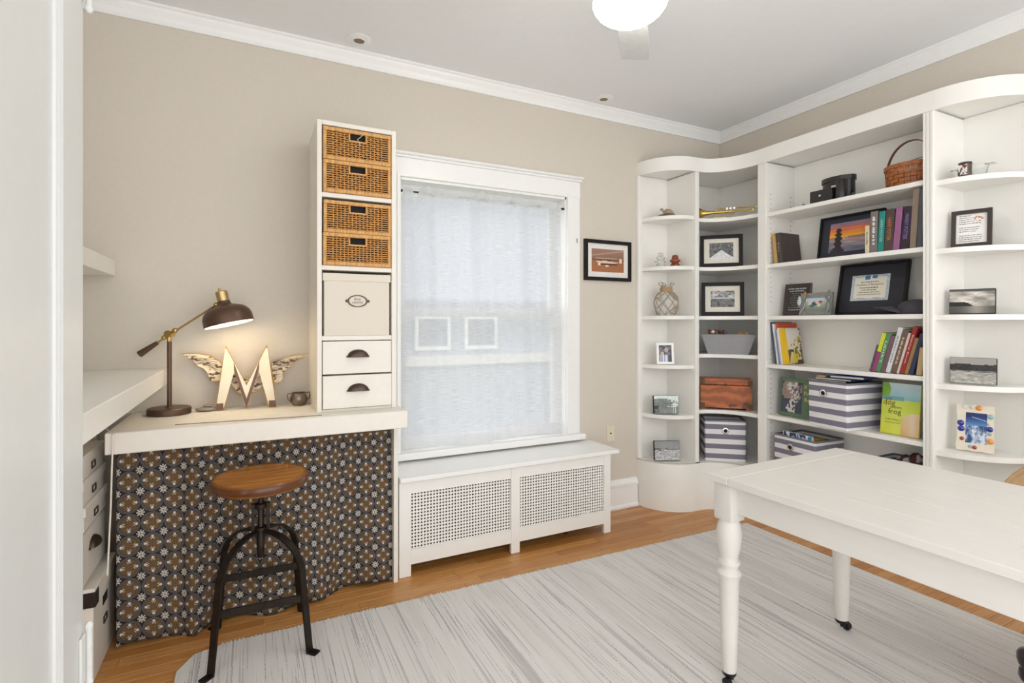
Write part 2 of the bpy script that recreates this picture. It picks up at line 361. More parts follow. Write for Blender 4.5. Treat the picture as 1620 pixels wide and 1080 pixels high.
# ------------------------------------------------------------------ open door standing against the unseen stub wall
DX = -.33
dr = bpy.data.objects.new('door_1', None); COL.objects.link(dr); dr['kind'] = 'structure'
ye = 1.453; st = .135; y0 = .62
d = MB(); d.box(DX-.04, DX, ye-st, ye, .03, 2.5); d.box(DX-.04, DX, y0, y0+.12, .03, 2.5); d.box(DX-.04, DX, y0+.12, ye-st, 2.36, 2.5); d.box(DX-.04, DX, y0+.12, ye-st, .03, .25)
obj('stile_frame', d, DOORP, dr); obj('panel', B(DX-.03, DX-.012, y0+.12, ye-st, .25, 2.36), DOORP, dr)
for k, (yy, w_) in enumerate(((ye-st-.006, .008), (ye-st-.020, .006))):
    obj('panel_moulding', MB().tube([(DX-.0095, yy, .255), (DX-.0095, yy, 2.355)], w_, n=8), DOORP, dr, True)
for z0 in (.512, 2.004):
    hg = obj('hinge', BB(DX, DX+.006, ye-.034, ye-.002, z0, z0+.105, b=.002), DOORP, dr)
    obj('pin', MB().lathe([(.003, z0-.018), (.008, z0-.012), (.008, z0-.005), (.0065, z0-.003), (.0065, z0+.03), (.007, z0+.031), (.0065, z0+.033), (.0065, z0+.07), (.007, z0+.071), (.0065, z0+.073), (.0065, z0+.108), (.008, z0+.111), (.008, z0+.12), (.003, z0+.126)], 12, TR(DX+.010, ye+.003, 0)), DOORP, hg, True)

# ================================================================== BUILT-IN CORNER BOOKCASE
bc = thing('corner_bookcase', 'white built-in corner bookcase with curved ends and an s-shaped fascia', 'bookcase')
X0, XD0, XD1, XM, YL = 2.475, 2.750, 2.785, 3.0, 2.655
YP0, YP1, YQ0, YQ1, YE = 2.365, 2.303, 1.415, 1.366, 1.06
def arc(cx, cy, rx, ry, a0, a1, n): return [(cx+rx*math.cos(math.radians(a0+(a1-a0)*k/n)), cy+ry*math.sin(math.radians(a0+(a1-a0)*k/n))) for k in range(n+1)]
def front(i=0.):                                       # plan outline of the front, from the back wall to the right wall, inset by i
    L = arc(XD0, YB, XD0-X0-i, YB-YL-i, 180, 270, 14)
    Mi = [(XD1, YL+i)]+arc(XD1, YP0, XM-XD1+i, YL-YP0+i, 90, 0, 12)
    R = [(XM+i, YQ1)]+arc(XR, YQ1-.0, XR-XM-i, YQ1-YE-i, 180, 270, 14)
    return L, Mi, R
L, Mi, R = front(0)
outline = L+Mi+R
solid = outline+[(XR, YB)]
obj('base_plinth', MB().prism(solid, .0, .335), WHITE, bc, True)
obj('base_edge', MB().prism([(p[0]-.0, p[1]) for p in solid], .327, .3352), WHITE, bc, True)
inner = front(.022); inn = inner[0]+inner[1]+inner[2]
fa = MB(); n_ = len(outline)
vs = [(x, y, z) for (x, y) in outline for z in (2.345, 2.44)]+[(x, y, z) for (x, y) in inn for z in (2.345, 2.44)]
fsx = []
for k in range(n_-1):
    a, b = 2*k, 2*k+2; c_, d_ = 2*n_+2*k, 2*n_+2*k+2
    fsx += [(a, b, b+1, a+1), (c_, c_+1, d_+1, d_), (a+1, b+1, d_+1, c_+1), (a, c_, d_, b)]
fa.add(vs, fsx); obj('fascia', fa, WHITE, bc, True)
obj('top_board', MB().prism(inn+[(XR, YB)], 2.352, 2.372), WHITE, bc)
obj('end_post', BB(X0-.012, X0+.026, YB-.03, YB, .335, 2.345, b=.003), WHITE, bc)
obj('end_post', BB(XR-.03, XR, YE-.012, YE+.026, .335, 2.345, b=.003), WHITE, bc)
obj('divider', BB(XD0, XD1, YL+.004, YB, .335, 2.345, b=.002), WHITE, bc)
obj('divider', BB(XM+.004, XR, YP1, YP0, .335, 2.345, b=.002), WHITE, bc)
dv = MB().bbox(XM+.004, XR, YQ1, YQ0, .335, 2.345, b=.002); obj('divider', dv, WHITE, bc)
for k in range(3): obj('flute', B(XM-.002, XM+.006, YQ1+.004+.016*k, YQ1+.013+.016*k, .34, 2.34), WHITE, bc)
obj('back_panel', B(X0+.02, XD0, YB-.008, YB, .335, 2.35), WHITE, bc)
obj('back_panel', B(XD1, XR, YB-.008, YB, .335, 2.35), WHITE, bc)
obj('back_panel', B(XR-.008, XR, YP0, YB-.008, .335, 2.35), WHITE, bc)
obj('back_panel', B(XR-.008, XR, YQ0, YP1, .335, 2.35), WHITE, bc)
obj('back_panel', B(XR-.008, XR, YE+.02, YQ1, .335, 2.35), WHITE, bc)
ZLf = dict(b=.3352, s5=.658, s4=1.005, s3=1.347, s2=1.690, s1=2.04)
ZMi = dict(b=.3352, s5=.690, s4=1.080, s3=1.345, s2=1.687, s1=2.028)
ZMa = dict(b=.3352, s5=.700, s4=1.030, s3=1.343, s2=1.680, s1=2.015)
ZRi = dict(b=.3352, s5=.672, s4=1.000, s3=1.338, s2=1.662, s1=1.998)
iL, iM, iR = front(.02); TH = .025
for s in ('s1', 's2', 's3', 's4', 's5'):
    z = ZLf[s]; obj('shelf', MB().prism(iL+[(XD0, YB-.008)], z-TH, z), WHITE, bc, True)
    z = ZMi[s]; obj('shelf', MB().prism(iM[:]+[(XR-.008, YP0), (XR-.008, YB-.008), (XD1, YB-.008)], z-TH, z), WHITE, bc, True)
    z = ZMa[s]; obj('shelf', BB(XM+.016, XR-.008, YQ0, YP1, z-TH, z, b=.002), WHITE, bc)
    z = ZRi[s]; obj('shelf', MB().prism([(XM+.02, YQ1)]+arc(XR, YQ1, XR-XM-.02, YQ1-YE-.02, 180, 270, 12)+[(XR-.008, YQ1)], z-TH, z), WHITE, bc, True)
# rows of shelf-pin holes
pin = mat('pin_hole_shadow', (120, 110, 100), .8)
pm = MB()
for zi in range(46):
    z = .42+zi*.032+(zi//23)*.28
    for x in (XM+.05, XR-.05): pm.box(x-.003, x+.003, YP1-.0008, YP1, z-.003, z+.003)
po = obj('pin_holes', pm, pin, bc); po['kind'] = 'stuff'

# ================================================================== LEFT BUILT-INS
BEIGE = CREAM
ctr = thing('wall_counter', 'thick white counter along the side wall above the storage boxes', 'counter', (-.7, 2.2, 1.01))
obj('slab', BB(-.35, .349, -.72, .744, 0, .075, b=.003), WHITE, ctr); obj('support_panel', B(.06, .09, .70, .744, -1.01, 0), WHITE, ctr)
sh = tag(obj('wall_shelf', BB(XL, -.55, 1.6, YB-.001, 1.512, 1.583, b=.003), WHITE), 'short thick white wall shelf high beside the bare beige wall', 'shelf')
dk = thing('desk', 'white built-in desk with a thick slab top and patterned skirt below', 'desk', (0, 0, 0))
YD = 2.44; DZ = .882; DXR = .668
obj('desk_top', BB(-.49, DXR, YD, YB-.001, DZ-.082, DZ, b=.003), CREAM, dk)
obj('side_panel', BB(.640, .662, YD+.155, YB-.001, 0, DZ-.082, b=.002), CREAM, dk)
obj('back_leg', B(-.485, -.455, YD+.30, YD+.34, 0, DZ-.082), CREAM, dk)
# patterned skirt
n = NT('medallion_fabric'); t = n.t; sep = nn(t, 'ShaderNodeSeparateXYZ'); uvn = nn(t, 'ShaderNodeUVMap').outputs[0]; t.links.new(uvn, sep.inputs[0]); P_ = .087
fu = n.m_('SUBTRACT', n.m_('FRACT', n.m_('DIVIDE', sep.outputs[0], P_)), .5); fv = n.m_('SUBTRACT', n.m_('FRACT', n.m_('DIVIDE', sep.outputs[1], P_)), .5)
au, av = n.m_('ABSOLUTE', fu), n.m_('ABSOLUTE', fv); hy = lambda a, b: n.m_('SQRT', n.m_('ADD', n.m_('MULTIPLY', a, a), n.m_('MULTIPLY', b, b)))
r = hy(fu, fv); lt = lambda a, b: n.m_('LESS_THAN', a, b); AND = lambda a, b: n.m_('MULTIPLY', a, b); OR = lambda a, b: n.m_('MAXIMUM', a, b)
blk = lin((28, 25, 27)); c = n.mix(0., blk, blk)
ring = AND(lt(r, .488), n.m_('GREATER_THAN', r, .395)); c = n.mix(ring, c, lin((96, 90, 88)))
ring2 = AND(lt(r, .452), n.m_('GREATER_THAN', r, .432)); c = n.mix(ring2, c, lin((40, 36, 37)))
tri = n.m_('MULTIPLY', n.m_('SINE', n.m_('MULTIPLY', n.m_('ADD', au, av), 62)), n.m_('SINE', n.m_('MULTIPLY', n.m_('SUBTRACT', au, av), 62)))
gold = AND(lt(r, .375), n.m_('GREATER_THAN', tri, -.15)); c = n.mix(gold, c, lin((126, 94, 52)))
mxu, mnu = n.m_('MAXIMUM', au, av), n.m_('MINIMUM', au, av)
fl = hy(n.m_('MULTIPLY', n.m_('SUBTRACT', mxu, .27), .85), n.m_('MULTIPLY', mnu, 1.05)); flm = AND(lt(fl, .094), n.m_('GREATER_THAN', n.m_('ABSOLUTE', n.m_('SUBTRACT', mnu, n.m_('MULTIPLY', n.m_('SUBTRACT', mxu, .17), .55))), .018))
c = n.mix(lt(fl, .108), c, blk); c = n.mix(flm, c, lin((205, 198, 186)))
gu, gv = n.m_('SUBTRACT', .5, au), n.m_('SUBTRACT', .5, av); r2 = hy(gu, gv)
pet = OR(AND(lt(n.m_('MINIMUM', gu, gv), .035), n.m_('GREATER_THAN', n.m_('MINIMUM', gu, gv), .009)), lt(n.m_('ABSOLUTE', n.m_('SUBTRACT', gu, gv)), .04))
c = n.mix(AND(lt(r2, .19), pet), c, lin((198, 192, 182))); c = n.mix(lt(r2, .04), c, lin((130, 100, 60)))
n.bump(n.noise(uvn, 900), .15, .0005); FAB = n.out(c, .85)
sk = thing('desk_skirt', 'dark medallion-print fabric skirt hanging under the desk behind the stool', 'curtain')
nx, nz = 260, 24; vs = []; uv = []; fs = []; acc = 0; prev = None
def fold(s, v):                                         # v = 1 at top
    a = (.35+.65*(1-v))
    return a*(.022*math.sin(s*17+.6)+.016*math.sin(s*31+2)+.012*math.sin(s*9))+.03*math.exp(-((s-.30)/.05)**2)*a-.02*math.exp(-((s-.24)/.03)**2)
for i in range(nx+1):
    s = i/nx; x = -.475+1.113*s; p = (x, fold(s, .3))
    if prev: acc += math.dist(p, prev)
    prev = p
    for j in range(nz+1):
        v = j/nz; z = .012+.012*math.sin(s*23)+(DZ-.083-.012-.012*math.sin(s*23))*v
        vs.append((x+.012*(1-v)*math.sin(s*14), YD+.085+.02*v+.10*s+fold(s, v), z)); uv.append((acc*1.13, v*(DZ-.09)))
for i in range(nx):
    for j in range(nz): a = i*(nz+1)+j; fs.append((a, a+nz+1, a+nz+2, a+1))
me = bpy.data.meshes.new('fabric_panel'); me.from_pydata(vs, [], fs); ul = me.uv_layers.new(name='UVMap')
for l in me.loops: ul.data[l.index].uv = uv[l.vertex_index]
for p in me.polygons: p.use_smooth = True
me.materials.append(FAB); so = obj('fabric_panel', me, FAB, sk); md = so.modifiers.new('thickness', 'SOLIDIFY'); md.thickness = .002

# ================================================================== TOWER OF CUBBIES ON THE DESK
YT = 2.56; TX0, TX1, TZ0, TZ1 = .275, .643, DZ, 2.242
PT = (0, YT)
tw = thing('cubby_tower', 'tall narrow white cubby tower standing on the desk beside the window', 'cabinet', (TX0, YT, TZ0))
tW = TX1-TX0; tD = YB-YT-.001; tH = TZ1-TZ0
def tz(px, py): return zz(py, hit(px, PT, 0)[2])-TZ0
obj('side_panel', BB(0, .022, 0, tD, 0, tH, b=.002), CREAM, tw); obj('side_panel', BB(tW-.022, tW, 0, tD, 0, tH, b=.002), CREAM, tw)
obj('top_panel', BB(.022, tW-.022, 0, tD, tH-.022, tH, b=.002), CREAM, tw)
zA = (tz(510, 302)+tz(510, 311))/2; zB = (tz(510, 418)+tz(510, 427))/2; zCc = (tz(511, 532)+tz(511, 538))/2
for z in (zA, zB, zCc): obj('shelf', BB(.022, tW-.022, .002, tD, z-.011, z+.011, b=.002), CREAM, tw)
obj('back_panel', B(.022, tW-.022, tD-.008, tD, 0, tH-.022), CREAM, tw)
obj('plinth', BB(.022, tW-.022, .004, tD, 0, .012, b=.001), CREAM, tw)
dh = (zCc-.011-.012)/2
def cup_pull(parent, x, z, w=.098):
    mb = MB(); nA, nB = 14, 6; vs = []; fs = []
    for j in range(nB+1):
        ph = PI/2*j/nB
        for i in range(nA+1):
            th = PI*i/nA; vs.append((math.cos(th)*w/2*(1-.0*j), -.026*math.sin(ph)*math.sin(th)**.6, .034*math.sin(th)*math.cos(ph)))
    for j in range(nB):
        for i in range(nA): a = j*(nA+1)+i; fs.append((a, a+1, a+nA+2, a+nA+1))
    mb.add(vs, fs); mb.box(-w/2-.004, w/2+.004, -.004, -.0, -.004, .004)
    return obj('cup_pull', mb, BRONZE, parent, True, loc=(x, -.001, z))
for k in (1, 0):
    z0 = .012+dh*k+.003; dw = obj('drawer', BB(.025, tW-.025, -.004-.006*(1-k), tD-.02, z0, z0+dh-.007, b=.002), CREAM, tw)
    q = cup_pull(dw, tW/2, z0+dh*.50); q.location.y = -.005-.006*(1-k)
# wicker baskets
bw, bh, bd = tW-.052, (tH-.022-zA-.011)/2-.004, .30
def make_basket():
    t = thing('wicker_basket', '', 'basket'); e = .016
    fr = MB()
    for zz0 in (0, bh-e*1.15): fr.bbox(-bw/2, bw/2, -.012, .004, zz0, zz0+e*1.15, b=.004, seg=2)
    obj('rim', fr, RATTAN2, t); fr = MB()
    for x in (-bw/2, bw/2-e): fr.bbox(x, x+e, -.010, .004, e, bh-e, b=.004, seg=2)
    obj('corner_wrap', fr, RATTAN2, t)
    obj('dark_core', B(-bw/2+.004, bw/2-.004, .012, bd, .004, bh-.004), DARK, t)  # dark block stands in for the shade inside the basket
    wvb = MB(); rows_ = 11; zs = [e*1.1+(bh-2.3*e)*(k+.5)/rows_ for k in range(rows_)]; hx0, hx1, hz = -.036, .036, bh-e-.034
    stakes = [(-bw/2+.045)+(bw-.09)*k/13 for k in range(14)]
    for x in stakes:
        top = hz if hx0 < x < hx1 else bh-e
        wvb.tube([(x, .0, e*.8), (x, .0, top)], .0023, n=5)
    for ri, z in enumerate(zs):
        for seg in (((-bw/2+e*.7, hx0),(hx1, bw/2-e*.7)) if z > hz else ((-bw/2+e*.7, bw/2-e*.7),)):
            m_ = max(6, int((seg[1]-seg[0])/.0055)); pts = []
            for i in range(m_+1):
                x = seg[0]+(seg[1]-seg[0])*i/m_; am = .0042 if abs(x) < bw/2-.044 else 0
                pts.append((x, am*math.cos(PI*(x-stakes[0])/((bw-.09)/13)+PI*ri), z+.0007*math.sin(i*1.7+ri)))
            wvb.tube(pts, .0031, n=5)
    o = obj('weave', wvb, RATTAN, t, True); o['kind'] = 'stuff'
    hb = MB(); hb.box(hx0-.006, hx1+.006, -.008, .006, hz-.006, hz); hb.box(hx0-.006, hx0, -.008, .006, hz, bh-e); hb.box(hx1, hx1+.006, -.008, .006, hz, bh-e)
    obj('handle_border', hb, RATTAN2, t); return t
bk0 = make_basket()
labs = ['topmost wicker drawer basket in the tower, a thread hanging from its grip', 'second wicker drawer basket from the top of the white tower', 'third wicker drawer basket from the top, pushed a little right', 'lowest wicker drawer basket in the tower, above the cream lidded box']
for k, (z, dx) in enumerate(((zA+.0115+bh+.001, 0), (zA+.0115, 0), (zB+.0115+bh+.001, .0025), (zB+.0115, 0))):
    b_ = bk0 if k == 0 else copy_tree(bk0)
    b_.location = (TX0+tW/2+dx, YT+.004+.006*(k == 2), TZ0+z); b_['label'] = labs[k]; b_['group'] = 'wicker baskets in the tower'
obj('thread', MB().tube([(.02, -.014, bh-.018), (.012, -.016, bh-.03), (-.004, -.016, bh-.045), (.006, -.016, bh-.06), (.008, -.016, bh-.075)], .0011, n=5), TRIM, bk0)
# lidded box in the tower
bxH = tz(515, 431)-zCc-.0115
lb = thing('lidded_box', 'cream lidded storage box with an oval label plate in the tower', 'box', (TX0+tW/2, YT+.006, TZ0+zCc+.0112))
LINEN = mat('cream_linen', (226, 218, 203), .8, var=.03, bump=.2, scale=400)
obj('body', BB(-bw/2+.006, bw/2-.006, 0, .3, 0, bxH-.03, b=.002), LINEN, lb); obj('lid', BB(-bw/2, bw/2, -.004, .304, bxH-.036, bxH, b=.002), LINEN, lb)
lp = MB().lathe([(.047, 0), (.047, .003), (.040, .004), (.040, .001)], 28, TR(0, 0, bxH*.56) @ RX(PI/2) @ Matrix.Diagonal((1, .62, 1, 1)), close=False)
for s in (-1, 1): lp.lathe([(.007, 0), (.007, .003), (.002, .004)], 10, TR(s*.05, 0, bxH*.56) @ RX(PI/2))
ov = obj('label_plate', lp, BRONZE, lb, True)
text('label_writing', 'door', .034, mat('ink', (90, 84, 80), .8), ov, (0, -.0012, bxH*.56+.010)); text('label_writing', 'county', .05, MATS['ink'], ov, (0, -.0012, bxH*.56-.008))

# ================================================================== DESK ITEMS
ly = 2.84; lx = hit(268, (0, ly), 0)[0]
lp = thing('desk_lamp', 'bronze desk lamp with a brass arm and lit dome shade on the desk', 'lamp', (lx, ly, DZ), -.35)
th = -.35
SH_BR = mat('lamp_bronze', (98, 76, 62), .4, metal=.55, var=.05)
def lpp(px, py):                                       # photo pixel -> lamp-local coordinates in the lamp's own plane
    a = hit(px, (lx, ly), th); dx, dy = a[0]-lx, a[1]-ly
    return Vector((dx*math.cos(th)+dy*math.sin(th), 0, zz(py, a[2])-DZ))
obj('base', MB().lathe([(.080, 0), (.087, .003), (.087, .026), (.083, .030), (.02, .031), (.018, .034), (.010, .036)], 40), SH_BR, lp, True)
J = lpp(268, 528); A0 = lpp(342, 482); H0 = lpp(221, 560); H1 = lpp(249, 542)
obj('pole', MB().tube([(0, 0, .03), (0, 0, J.z-.03)], .0095, n=14), SH_BR, lp, True)
jt = MB().tube([J+Vector((0, -.018, 0)), J+Vector((0, .018, 0))], .016, n=14); jt.tube([(J.x, 0, J.z-.035), J], .010); jt.ball(J+(A0-J)*.12, .012); jt.ball(J+(H0-J)*.18, .011)
obj('joint', jt, BRASS, lp, True)
obj('arm', MB().tube([H1, A0], .0045), BRASS, lp, True)
obj('handle', MB().tube([H1, H0, H0+(H0-H1)*.03], [.009, .0155, .009], n=12), SH_BR, lp, True)
obj('arm_ball', MB().ball(A0, .012), BRASS, lp, True)
# dome shade: axis tilted
N0 = lpp(351, 466); R0 = lpp(363, 513); ax = (R0-N0); Ls = ax.length; q = Vector((0, 0, -1)).rotation_difference(ax.normalized()).to_matrix().to_4x4()
def along(d): return Matrix.Translation(N0) @ q @ Matrix.Translation((0, 0, -d))
rimr = math.dist(lpp(326, 524), lpp(400, 507))/2
prof = [(.026, .03), (.028, .040), (.033, .049), (rimr*.52, .056), (rimr*.70, .063), (rimr*.83, .073), (rimr*.93, .087), (rimr*.985, .104), (rimr, Ls)]
pts = [(r_, -z_) for r_, z_ in prof][::-1]
sd = obj('shade', MB().lathe(pts, 36, Matrix.Translation(N0) @ q, close=False), SH_BR, lp, 'all')
inn_ = [(r_-.003, -min(z_+.0035, Ls-.0005)) for r_, z_ in prof][::-1]
obj('shade_lining', MB().lathe(inn_, 36, Matrix.Translation(N0) @ q, close=False), mat('shade_lining_white', (250, 244, 230), .6, var=0), sd, 'all')
obj('socket_cap', MB().lathe([(.026, -.032), (.026, .012), (.022, .016)], 24, Matrix.Translation(N0) @ q), mat('brushed_brass', (198, 172, 122), .3, metal=.9), lp, True)
obj('switch_knob', MB().lathe([(.006, .0), (.006, .02), (.004, .026)], 10, Matrix.Translation(N0+Vector((-.006, 0, .004))) @ q), BRASS, lp, True)
bc_ = N0+ax.normalized()*(Ls*.72)
obj('bulb', MB().ball(bc_, .026, 16, 10), mat('lit_bulb', (255, 236, 200), .5, var=0, emit=14), lp, 'all')
pl = bpy.data.lights.new('bulb_light', 'POINT'); pl.energy = .45; pl.color = (1, .82, .58); pl.shadow_soft_size = .03
po = bpy.data.objects.new('bulb_light', pl); COL.objects.link(po); po.parent = lp; po.location = bc_+ax.normalized()*.034
cd_ = MB().tube([(-.09, .02, .006), (-.16, .06, .004), (-.22, .02, .004), (-.27, -.08, .004)], .003, n=6); obj('cord', cd_, CREAM, lp, True)
a = Vector((lx, ly, DZ)); Rm = RZ(-th)
cl = [Rm @ (Vector(p)-a) for p in ((-.462, YD-.006, DZ-.005), (-.466, YD-.007, .75), (-.470, YD-.004, .6), (-.480, YD-.004, .35))]
obj('hanging_cord', MB().tube([(-.27, -.08, .004)]+cl, .003, n=6), CREAM, lp, True)

# winged letter
PM = (0, YB-.075)
c = fit(341, 437, 641, 547, PM, 0); mxc, mw, mh = c[0], c[2], zz(546, hit(390, PM, 0)[2])-DZ
ms = thing('winged_letter', 'cream and gold letter M with spread wings leaning on the wall', 'decoration', (mxc, YB-.075, DZ), rx=-.06)
CRM = NT('letter_cream'); cc = CRM.out(CRM.ramp(CRM.noise(CRM.obj(), 14), [(.35, lin((240, 230, 208))), (.7, lin((232, 218, 190)))]), .5)
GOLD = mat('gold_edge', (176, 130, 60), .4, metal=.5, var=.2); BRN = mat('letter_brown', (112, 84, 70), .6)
def mpoly(i):                                           # outline of the M, inset i
    w, h = mw/2, mh
    return [(-w+i, i), (-w*.70, i), (-w*.42+i*.0, h*.60-i*2), (0, .0+i*2.2), (w*.42, h*.60-i*2), (w*.70, i), (w-i, i), (w*.70-i*.4, h-i*2.2), (w*.60+i, h-i*4), (0, h*.34+i), (-w*.60-i, h-i*4), (-w*.70+i*.4, h-i*2.2)]
def mpolyM(i):
    w, h = mw/2, mh; k = i
    return [(-w+k, k), (-w*.72-k, k), (-w*.40, h*.62-3*k), (-w*.02, .004+2*k), (w*.02, .004+2*k), (w*.40, h*.62-3*k), (w*.72+k, k), (w-k, k), (w*.685+k*.2, h-4*k), (w*.67-k, h-5*k), (0, h*.36+k*.4), (-w*.67+k, h-5*k), (-w*.685-k*.2, h-4*k)]
Mx = RX(PI/2)
obj('letter_body', MB().prism(mpolyM(0), .0, .034, Mx), GOLD, ms); obj('letter_face', MB().prism(mpolyM(.0035), .034, .0365, Mx), cc, ms)
# brown bands along the lower edges of the strokes
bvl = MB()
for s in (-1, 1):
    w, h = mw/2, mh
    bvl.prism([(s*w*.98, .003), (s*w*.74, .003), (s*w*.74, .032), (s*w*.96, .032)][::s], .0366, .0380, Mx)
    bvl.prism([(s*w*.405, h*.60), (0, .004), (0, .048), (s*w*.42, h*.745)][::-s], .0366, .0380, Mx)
obj('stroke_band', bvl, BRN, ms)
wing_n = NT('wing_print'); wo = wing_n.obj(); wn = wing_n.noise(wo, 40, 4, (1, 1, 2.2)); WING = wing_n.out(wing_n.ramp(wn, [(.40, lin((96, 72, 56))), (.46, lin((222, 204, 172))), (.7, lin((240, 228, 202)))]), .6)
def wp_(px, py):
    a = hit(px, (0, YB-.045), 0); return (a[0]-mxc, zz(py, a[2])-DZ)
lw = [(287, 558), (312, 558), (332, 561), (352, 574), (356, 600), (345, 603), (333, 603), (329, 590), (322, 582), (312, 578), (308, 572), (300, 566)]
rw = [(490, 557), (476, 563), (462, 574), (452, 586), (446, 590), (447, 600), (440, 608), (432, 604), (428, 572), (442, 568), (462, 562), (477, 560)]
ml = [(366, 585), (378, 600), (390, 596), (402, 598), (420, 590), (418, 608), (408, 618), (398, 622), (386, 628), (374, 618), (364, 606)]
for nm, pl_ in (('wing', lw), ('wing', rw), ('wing_base', ml)):
    poly = [wp_(*p) for p in pl_]
    ar = sum(poly[i-1][0]*poly[i][1]-poly[i][0]*poly[i-1][1] for i in range(len(poly)))
    if ar < 0: poly = poly[::-1]
    cx_ = sum(p[0] for p in poly)/len(poly); cz_ = sum(p[1] for p in poly)/len(poly)
    o = obj(nm, MB().prism(poly, -.022, -.013, Mx), GOLD, ms)
    obj('wing_feathers', MB().prism([(cx_+(p[0]-cx_)*.955, cz_+(p[1]-cz_)*.93) for p in poly], -.013, -.0115, Mx), WING, o)
    if nm == 'wing':
        fm = MB(); s = 1 if cx_ > 0 else -1; tip = poly[0] if False else wp_(*pl_[0])
        for k in range(6):
            f0 = (cx_*.55+s*.0+tip[0]*.10, cz_-.03+k*.012); f1 = (tip[0]*(.62+.055*k), cz_+.006+.006*k)
            fm.tube([(f0[0], .0108, f0[1]), ((f0[0]+f1[0])/2, .0105, (f0[1]+f1[1])/2+.006), (f1[0], .0108, f1[1])], .0012, n=4)
        obj('feather_lines', fm, BRN, o)
# cup, stones, desk mat
x, y = zat(478, 640, DZ); cp = thing('trophy_cup', 'small tarnished silver cup with two handles on the desk', 'cup', (x-.016, min(y, YB-.06), DZ), .2)
obj('bowl', MB().lathe([(.022, 0), (.030, .002), (.040, .018), (.042, .035), (.036, .050), (.032, .058), (.034, .064), (.031, .064), (.030, .055), (.034, .040), (.02, .006)], 28), PEWTER, cp, True)
for s in (-1, 1): obj('handle', MB().tube([(s*.033, 0, .060), (s*.052, 0, .062), (s*.056, 0, .050), (s*.050, 0, .030), (s*.040, 0, .022)], .0025, n=8), PEWTER, cp, True)
STONE = mat('grey_stone', (150, 142, 132), .8, var=.1)
x, y = zat(326, 650, DZ); s1 = MB().ball((0, 0, .010), (.045, .030, .010), 18, 8)
tag(obj('flat_stone', s1, STONE, smooth='all', loc=(x, y, DZ)), 'larger flat grey stone lying on the desk beside the lamp', 'stone')
tag(obj('pebble', MB().ball((0, 0, .006), (.022, .017, .006), 14, 8), STONE, smooth='all', loc=(x+.008, y, DZ+.0195)), 'small pebble with a dimple on top of the flat stone', 'stone')
pts = [zat(px, py, DZ) for px, py in ((277, 672), (509, 657), (490, 643), (302, 654))]
mm = MB().prism(pts, DZ+.0003, DZ+.0022); dm = tag(obj('desk_mat', mm, mat('paper_mat', (238, 232, 221), .7)), 'thin pale paper desk mat with a dark edge on the desk', 'desk mat')
obj('edge_line', MB().tube([(p[0], p[1], DZ+.0012) for p in (pts[3], pts[0], pts[1])], .0013, n=4), BRN, dm)

# ================================================================== RADIATOR COVER + RADIATOR
rc = thing('radiator_cover', 'white wooden radiator cover with two perforated grilles below the window', 'radiator cover', (.675, 2.625, 0))
cwid, cdep, chh = 1.325, YB-2.625-.031, .487
obj('lid', BB(.0, cwid+.052, -.022, cdep+.028, chh, chh+.024, b=.004, seg=2), TRIM, rc)
lg = .062
for x0, x1 in ((0, lg), (.635, .69), (cwid-lg+.012, cwid)): obj('post', BB(x0, x1, 0, .022, 0, chh, b=.002), WHITE, rc)
zr0, zr1 = .060, .135; zt0 = .425
for x0, x1 in ((lg, .635), (.69, cwid-lg+.012)):
    obj('bottom_rail', B(x0, x1, .001, .021, zr0, zr1), WHITE, rc); obj('top_rail', B(x0, x1, .001, .021, zt0, chh), WHITE, rc)
obj('side_panel', B(cwid-.022, cwid, .022, cdep, .06, chh), WHITE, rc); obj('side_panel', B(0, .022, .022, cdep, .06, chh), WHITE, rc)
obj('back_foot', B(cwid-.05, cwid, cdep-.03, cdep, 0, .06), WHITE, rc)
def grille(x0, x1, z0, z1):
    nxg = round((x1-x0)/.017); nzg = round((z1-z0)/.017); px_, pz_ = (x1-x0)/nxg, (z1-z0)/nzg; vs = []; fs = []
    for j in range(nzg):
        for i in range(nxg):
            cx_, cz_ = x0+(i+.5)*px_, z0+(j+.5)*pz_; b_ = len(vs)
            for s in range(8):
                a = PI/4*s; k = 1/max(abs(math.cos(a)), abs(math.sin(a))); vs.append((cx_+math.cos(a)*k*px_/2, 0, cz_+math.sin(a)*k*pz_/2))
            for s in range(8):
                a = PI/4*s; rr_ = (.82 if s % 2 == 0 else .46)*px_/2; vs.append((cx_+math.cos(a)*rr_, 0, cz_+math.sin(a)*rr_))
            fs += [(b_+s, b_+(s+1) % 8, b_+8+(s+1) % 8, b_+8+s) for s in range(8)]
    return MB().add(vs, fs)
for x0, x1 in ((lg, .635), (.69, cwid-lg+.012)):
    gr = obj('grille', grille(x0, x1, zr1, zt0), WHITE, rc, loc=(0, .012, 0)); gr.modifiers.new('thickness', 'SOLIDIFY').thickness = .0012
    obj('bead', MB().tube([(x0, .001, zr1), (x1, .001, zr1), (x1, .001, zt0), (x0, .001, zt0), (x0, .001, zr1)], .003, n=4), WHITE, rc)
for x in (.05, .47, .80, 1.22): obj('hinge', B(x, x+.05, cdep-.002, cdep+.012, chh+.0235, chh+.0255), TRIM, rc)
obj('dark_backdrop', B(.022, cwid-.022, cdep-.012, cdep-.008, .02, chh-.005), mat('backdrop_dark', (60, 54, 50), .8), rc)  # added dark sheet, makes the inside behind the grilles read as shaded
rd = thing('radiator', 'dark cast iron radiator half hidden inside the white cover', 'radiator', (.76, 2.72, 0))
RADM = mat('radiator_iron', (46, 42, 40), .7)
for k in range(16):
    s_ = MB().bbox(0, .045, 0, .13, .06, .42, b=.018, seg=2); obj('section', s_, RADM, rd, True, loc=(.03+k*.068, 0, 0))
for x in (.03, 1.05): obj('foot', MB().lathe([(.025, 0), (.014, .03), (.016, .08)], 10, TR(x+.022, .065, 0)), RADM, rd, True)
